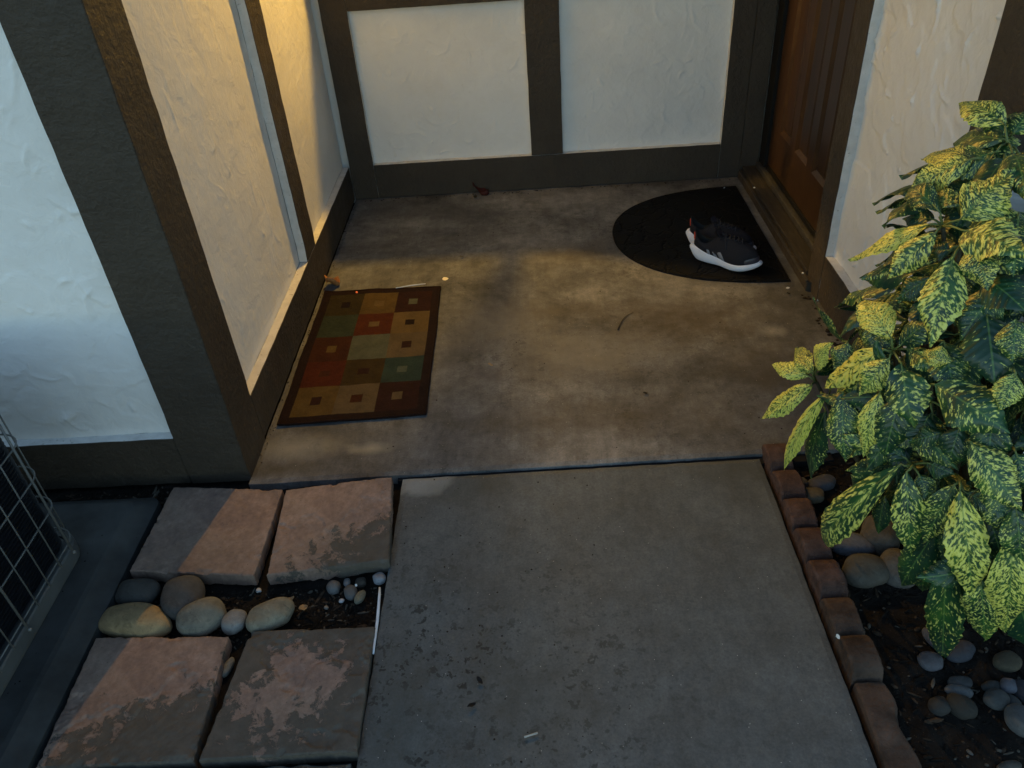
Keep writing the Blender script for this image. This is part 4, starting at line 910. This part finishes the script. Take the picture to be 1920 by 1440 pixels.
# inner and far-side whorls that fill the crown
ROOT = Vector((1.80, -.33, -.03)); STM = bmesh.new(); wc = []
for k in range(96):
    th = lr.uniform(0, 6.28); ph = math.asin(lr.uniform(-.55, .98)); rr = lr.uniform(.55, .93)
    c = EC+Vector((ER.x*rr*math.cos(th)*math.cos(ph), ER.y*rr*math.sin(th)*math.cos(ph), ER.z*rr*math.sin(ph)))
    if k >= 68: c = Vector((lr.uniform(1.74, 2.05), lr.uniform(-.72, -.12), lr.uniform(.35, 1.0)))
    if c.x > 1.80 and c.y > -.04: c.y = -.12-lr.random()*.1
    wc.append(c); out = (c-EC).normalized(); n_ = lr.randint(5, 7); a0 = lr.random()*6.28
    s1 = out.orthogonal().normalized(); s2 = out.cross(s1)
    for q in range(n_):
        an = a0+6.28*q/n_; dr = (s1*math.cos(an)+s2*math.sin(an))*.85+out*.35+Vector((0, 0, -.45)); dr.normalize(); ln_ = lr.uniform(.11, .17)
        b = c+dr*.02; t = b+dr*ln_
        if t.x > XR-.03 and t.y > -.09: continue
        if t.z < .02: continue
        leaf(b, t, ln_*lr.uniform(.36, .46), out+Vector((0, 0, .6)), .2, lr.uniform(.2, .55), lr.random()*.3, petiole=c)
for c in [hull(*L_[0], .93) for L_ in LEAVES[::4]]+wc[:26]:
    mid = (ROOT+c)/2+Vector((lr.uniform(-.05, .05), lr.uniform(-.05, .05), -.04)); st_ = ROOT+Vector((lr.uniform(-.09, .09), lr.uniform(-.09, .09), 0))
    pts = [st_*(1-t)**2+mid*2*t*(1-t)+c*t*t for t in np.linspace(0, 1, 8)]; tube_bm(STM, pts, [.009-.005*t for t in np.linspace(0, 1, 8)], 7)
shrub = empty('variegated_shrub', ROOT, 'large shrub with yellow speckled green leaves in the bed right of the walkway', 'shrub')
LMI = [0]*len(LF); b0 = len(LV); PET.verts.index_update()
for v in PET.verts: LV.append(v.co.copy()); LT.append((0, 0, 0)); LUV.append((0, 0))
for f in PET.faces: LF.append([b0+v.index for v in f.verts]); LMI.append(1)
me = bpy.data.meshes.new('foliage'); me.from_pydata([tuple(v) for v in LV], [], LF); me.update()
uvl = me.uv_layers.new(name='UVMap'); li = np.zeros(len(me.loops), dtype=np.int32); me.loops.foreach_get('vertex_index', li)
uvl.data.foreach_set('uv', np.array(LUV)[li].ravel()); at_ = me.attributes.new('tone', 'FLOAT_VECTOR', 'POINT'); at_.data.foreach_set('vector', np.array(LT, dtype=np.float32).ravel())
link('foliage', me, [LEAF, STEM], shrub, True); me.polygons.foreach_set('material_index', LMI)
from_bm('woody_stems', STM, BARK, shrub, True)

# ------------------------------------------------------------------ litter
def dry_leaf(u, v, L, w, ang, c, label, z=.006, lift=.01, name='dry_leaf', cat='leaf', base=None):
    p = base if base is not None else G(u, v, 0.0); n = 10; vs = []; fs = []; rnd = random.Random(int(u))
    for i in range(n+1):
        s = i/n; pw = math.sin(math.pi*s)**.7 if 0 < s < 1 else .05
        for q in (-1, -.4, .4, 1): vs.append(((s-.5)*L, q*w/2*pw*(1+.15*rnd.uniform(-1, 1)), lift*abs(q)**1.5+lift*.6*math.sin(s*5+1)+.002))
    for i in range(n):
        for j in range(3): fs.append([i*4+j, i*4+j+1, (i+1)*4+j+1, (i+1)*4+j])
    me = bpy.data.meshes.new(name); me.from_pydata(vs, [], fs)
    mat = m_simple('litter_'+name, c, .7, .3, .35, 60, .5); o = link(name, me, mat, None, True)
    o.location = (p.x, p.y, p.z+z-.003); o.rotation_euler = (0, 0, ang)
    md = o.modifiers.new('solid', 'SOLIDIFY'); md.thickness = .0008
    return tag(o, label, cat)
dry_leaf(902, 364, .085, .050, -.5, (.050, .010, .007), 'curled dark maroon leaf against the back baseboard', lift=.034)
dry_leaf(891, 372, .030, .018, 1.3, (.09, .06, .03), 'small brown leaf bit beside the maroon leaf', lift=.008)
dry_leaf(626, 536, .060, .055, .9, (.34, .15, .05), 'crumpled orange dry leaf at the far left corner of the rug', lift=.030)
dry_leaf(566, 1132, .022, .018, .5, (.28, .18, .09), 'tan leaf scrap on the soil right of the tan stone', z=-.016, lift=.004)
dry_leaf(541, 1121, .026, .010, .7, (.32, .22, .12), 'thin curled tan leaf above the tan stone', z=-.008, lift=.006)
dry_leaf(866, 484, .018, .012, .4, (.13, .11, .08), 'small crumb of dry leaf on the back part of the porch', lift=.005)
dry_leaf(920, 687, .018, .011, -.4, (.32, .22, .12), 'small pale leaf crumb in the middle of the porch', lift=.004)
dry_leaf(1210, 740, .015, .010, 0, (.012, .010, .008), 'small black leaf bit on the middle of the porch', lift=.002)
dry_leaf(1478, 553, .014, .009, 0, (.012, .010, .008), 'black crumb beside the near corner of the door sill', lift=.003)
dry_leaf(900, 1279, .020, .010, -.9, (.006, .006, .006), 'black seed husk on the near walkway', lift=.003)
dry_leaf(885, 1325, .020, .009, .5, (.006, .006, .006), 'black leaf shard on the near walkway below the seed husk', lift=.003)
def chip(name, u, v, sx, sy, ang, c, label, cat, z=0.0, rough=.5):
    p = G(u, v, z); bm = bmesh.new(); n = 7; r = random.Random(int(u+v)); lo = []; hi = []
    for k in range(n):
        a_ = 2*math.pi*k/n; q = r.uniform(.75, 1.1); x, y = math.cos(a_)*sx/2*q, math.sin(a_)*sy/2*q; lo.append(bm.verts.new((x, y, .0005))); hi.append(bm.verts.new((x, y, .0024+.002*math.sin(a_))))
    bm.faces.new(lo[::-1]); bm.faces.new(hi)
    for k in range(n): bm.faces.new((lo[k], lo[(k+1) % n], hi[(k+1) % n], hi[k]))
    o = from_bm(name, bm, m_simple('litter_'+name, c, rough, .4, .08, 60, .3)); o.location = (p.x, p.y, z+.0008); o.rotation_euler = (0, 0, ang); return tag(o, label, cat)
chip('paper_scrap', 835, 524, .024, .022, .3, (.74, .66, .46), 'cream paper scrap on the floor right of the rug far corner', 'paper scrap')
chip('red_chip', 669, 549, .010, .012, .5, (.75, .10, .05), 'tiny red chip on the far edge of the rug', 'chip', .011)
chip('white_chip', 1477, 541, .016, .008, .2, (.68, .66, .60), 'white flake on the floor near the door sill end', 'chip')
chip('white_chip', 1414, 353, .010, .007, .2, (.62, .62, .58), 'white flake on the far end of the door sill tread', 'chip', .056)
chip('white_chip', 1505, 513, .010, .007, .2, (.72, .70, .64), 'white flake on the near end of the sill nosing', 'chip', .043)
chip('white_chip', 1358, 353, .012, .004, .8, (.55, .56, .56), 'thin white sliver on the mat far corner', 'chip', .010)
chip('white_chip', 1571, 1195, .008, .012, .3, (.70, .70, .66), 'white flake on the last hump of the scalloped edging', 'chip', .030)
chip('white_chip', 668, 1099, .006, .006, .3, (.65, .65, .62), 'white crumb beside the cluster of grey pebbles', 'chip', -.012)
def stick(name, pts, r, c, label, cat, rough=.6):
    bm = bmesh.new(); tube_bm(bm, pts, r, 8); o = from_bm(name, bm, m_simple('mat_'+name, c, rough, .35, .1, 40, .2), None, True); settle(o); return tag(o, label, cat)
a_ = G(712, 1102, .000); b2 = G(700, 1226, -.004)
stick('white_stick', [a_, a_.lerp(b2, .12)+Vector((.001, 0, 0)), a_.lerp(b2, .5)+Vector((.002, 0, 0)), a_.lerp(b2, .9), b2], [.0024, .0032, .0036, .0028, .0022], (.60, .66, .74), 'thin white paper stick lodged between near paver gap and walkway edge', 'stick')
a_ = G(742, 540, .012); b2 = G(798, 532, .010)
stick('pale_straw', [a_, a_.lerp(b2, .5)+Vector((0, 0, .002)), b2], [.0016, .0024, .0018], (.58, .60, .62), 'pale straw lying along the far edge of the rug', 'straw')
tw = [G(u, v, .003) for u, v in ((1187, 586), (1176, 591), (1167, 600), (1161, 611), (1159, 618))]
stick('curved_twig', tw, [.0009, .0012, .0014, .0016, .0026], (.02, .014, .01), 'thin curved dark twig on the middle of the porch', 'twig')
a_ = G(983, 1382, .003); b2 = G(1008, 1374, .003)
stick('grey_stub', [a_, a_.lerp(b2, .5), b2], [.0022, .0018, .0022], (.35, .35, .33), 'small grey stub lying on the near walkway', 'stub')
def specks():      # uncountable crumbs of dirt and soil debris
    bm = bmesh.new(); r = random.Random(5); spots = []
    for _ in range(150): spots.append((r.uniform(.05, 1.75), r.uniform(.03, 1.86), .0002, r.uniform(.0008, .0028)))
    for _ in range(110): spots.append((r.uniform(.02, 1.79), 1.893-abs(r.gauss(0, .012)), .0002, r.uniform(.001, .005)))
    for _ in range(70): spots.append((r.uniform(.004, .02), r.uniform(.05, 1.88), .0002, r.uniform(.001, .003)))
    for _ in range(60): spots.append((r.uniform(1.78, 1.812), r.uniform(.1, .84), .0002, r.uniform(.002, .010)))
    for _ in range(110): spots.append((.45+abs(r.gauss(0, .3)), r.uniform(-.95, -.02), -.0015, r.uniform(.0008, .0026)))
    for (x, y, z, s) in spots:
        if .02 < x < .48 and .2 < y < 1.03: continue
        q = bmesh.ops.create_icosphere(bm, subdivisions=1, radius=s)
        for v in q['verts']: v.co = Vector((v.co.x*r.uniform(.7, 1.4)+x, v.co.y+y, v.co.z*.5+z))
    o = from_bm('dirt_specks', bm, m_simple('dirt', (.022, .018, .014), .95, .1, .5, 80, .3)); tag(o, 'scattered dark crumbs of dirt on the concrete', 'dirt', kind='stuff')
    tb = bmesh.new(); bmesh.ops.create_icosphere(tb, subdivisions=1, radius=1); tb.verts.index_update()
    TV = [v.co.copy() for v in tb.verts]; TF = [[v.index for v in f.verts] for f in tb.faces]; tb.free()
    vs = []; fs = []; mis = []
    def crumb(x, y, z, s, el, an, fz, mi):
        b = len(vs); ca, sa = math.cos(an), math.sin(an); j1, j2 = r.uniform(.7, 1.3), r.uniform(.7, 1.3)
        for v in TV:
            a2 = v.x*s*el*j1; b3 = v.y*s*.75*j2; vs.append((x+a2*ca-b3*sa, y+a2*sa+b3*ca, z+v.z*s*fz))
        for f in TF: fs.append([b+q for q in f]); mis.append(mi)
    for k in range(60):
        x = r.uniform(-.34, -.232); crumb(x, r.uniform(-.8, -.12), .038 if x < -.282 else (.038-(x+.282)*.5), r.uniform(.0008, .003), 1, 0, .5, 0)
    for k in range(7000):
        x, y = (r.uniform(1.50, 2.15), r.uniform(-1.2, -.03)) if k % 3 else (r.uniform(-.21, .42), r.uniform(-.55, -.38))
        if k % 11 == 0: x, y = r.uniform(-.55, .05), r.uniform(-.07, -.006)
        s_ = r.uniform(.0015, .0045)*(1.7 if r.random() < .15 else 1)
        crumb(x, y, float(GZS[np.searchsorted(GXS, x), np.searchsorted(GYS, y)])+s_*.3, s_, r.choice((1, 1, 1.6, 3.5)), r.random()*3.14, .6, r.choice((0,)*9+(1, 1, 2)))
    o = mesh('soil_crumbs', vs, fs, [m_simple('soil_clod', (.012, .0095, .0075), .95, .1, .5, 80, .3), m_simple('bark_bits', (.042, .029, .019), .9, .2, .6, 80, .3), m_simple('grit', (.085, .075, .06), .9, .2, .5, 80, .3)], mi=mis)
    tag(o, 'loose soil clods and bark bits on the dark beds', 'soil debris', kind='stuff')
specks()
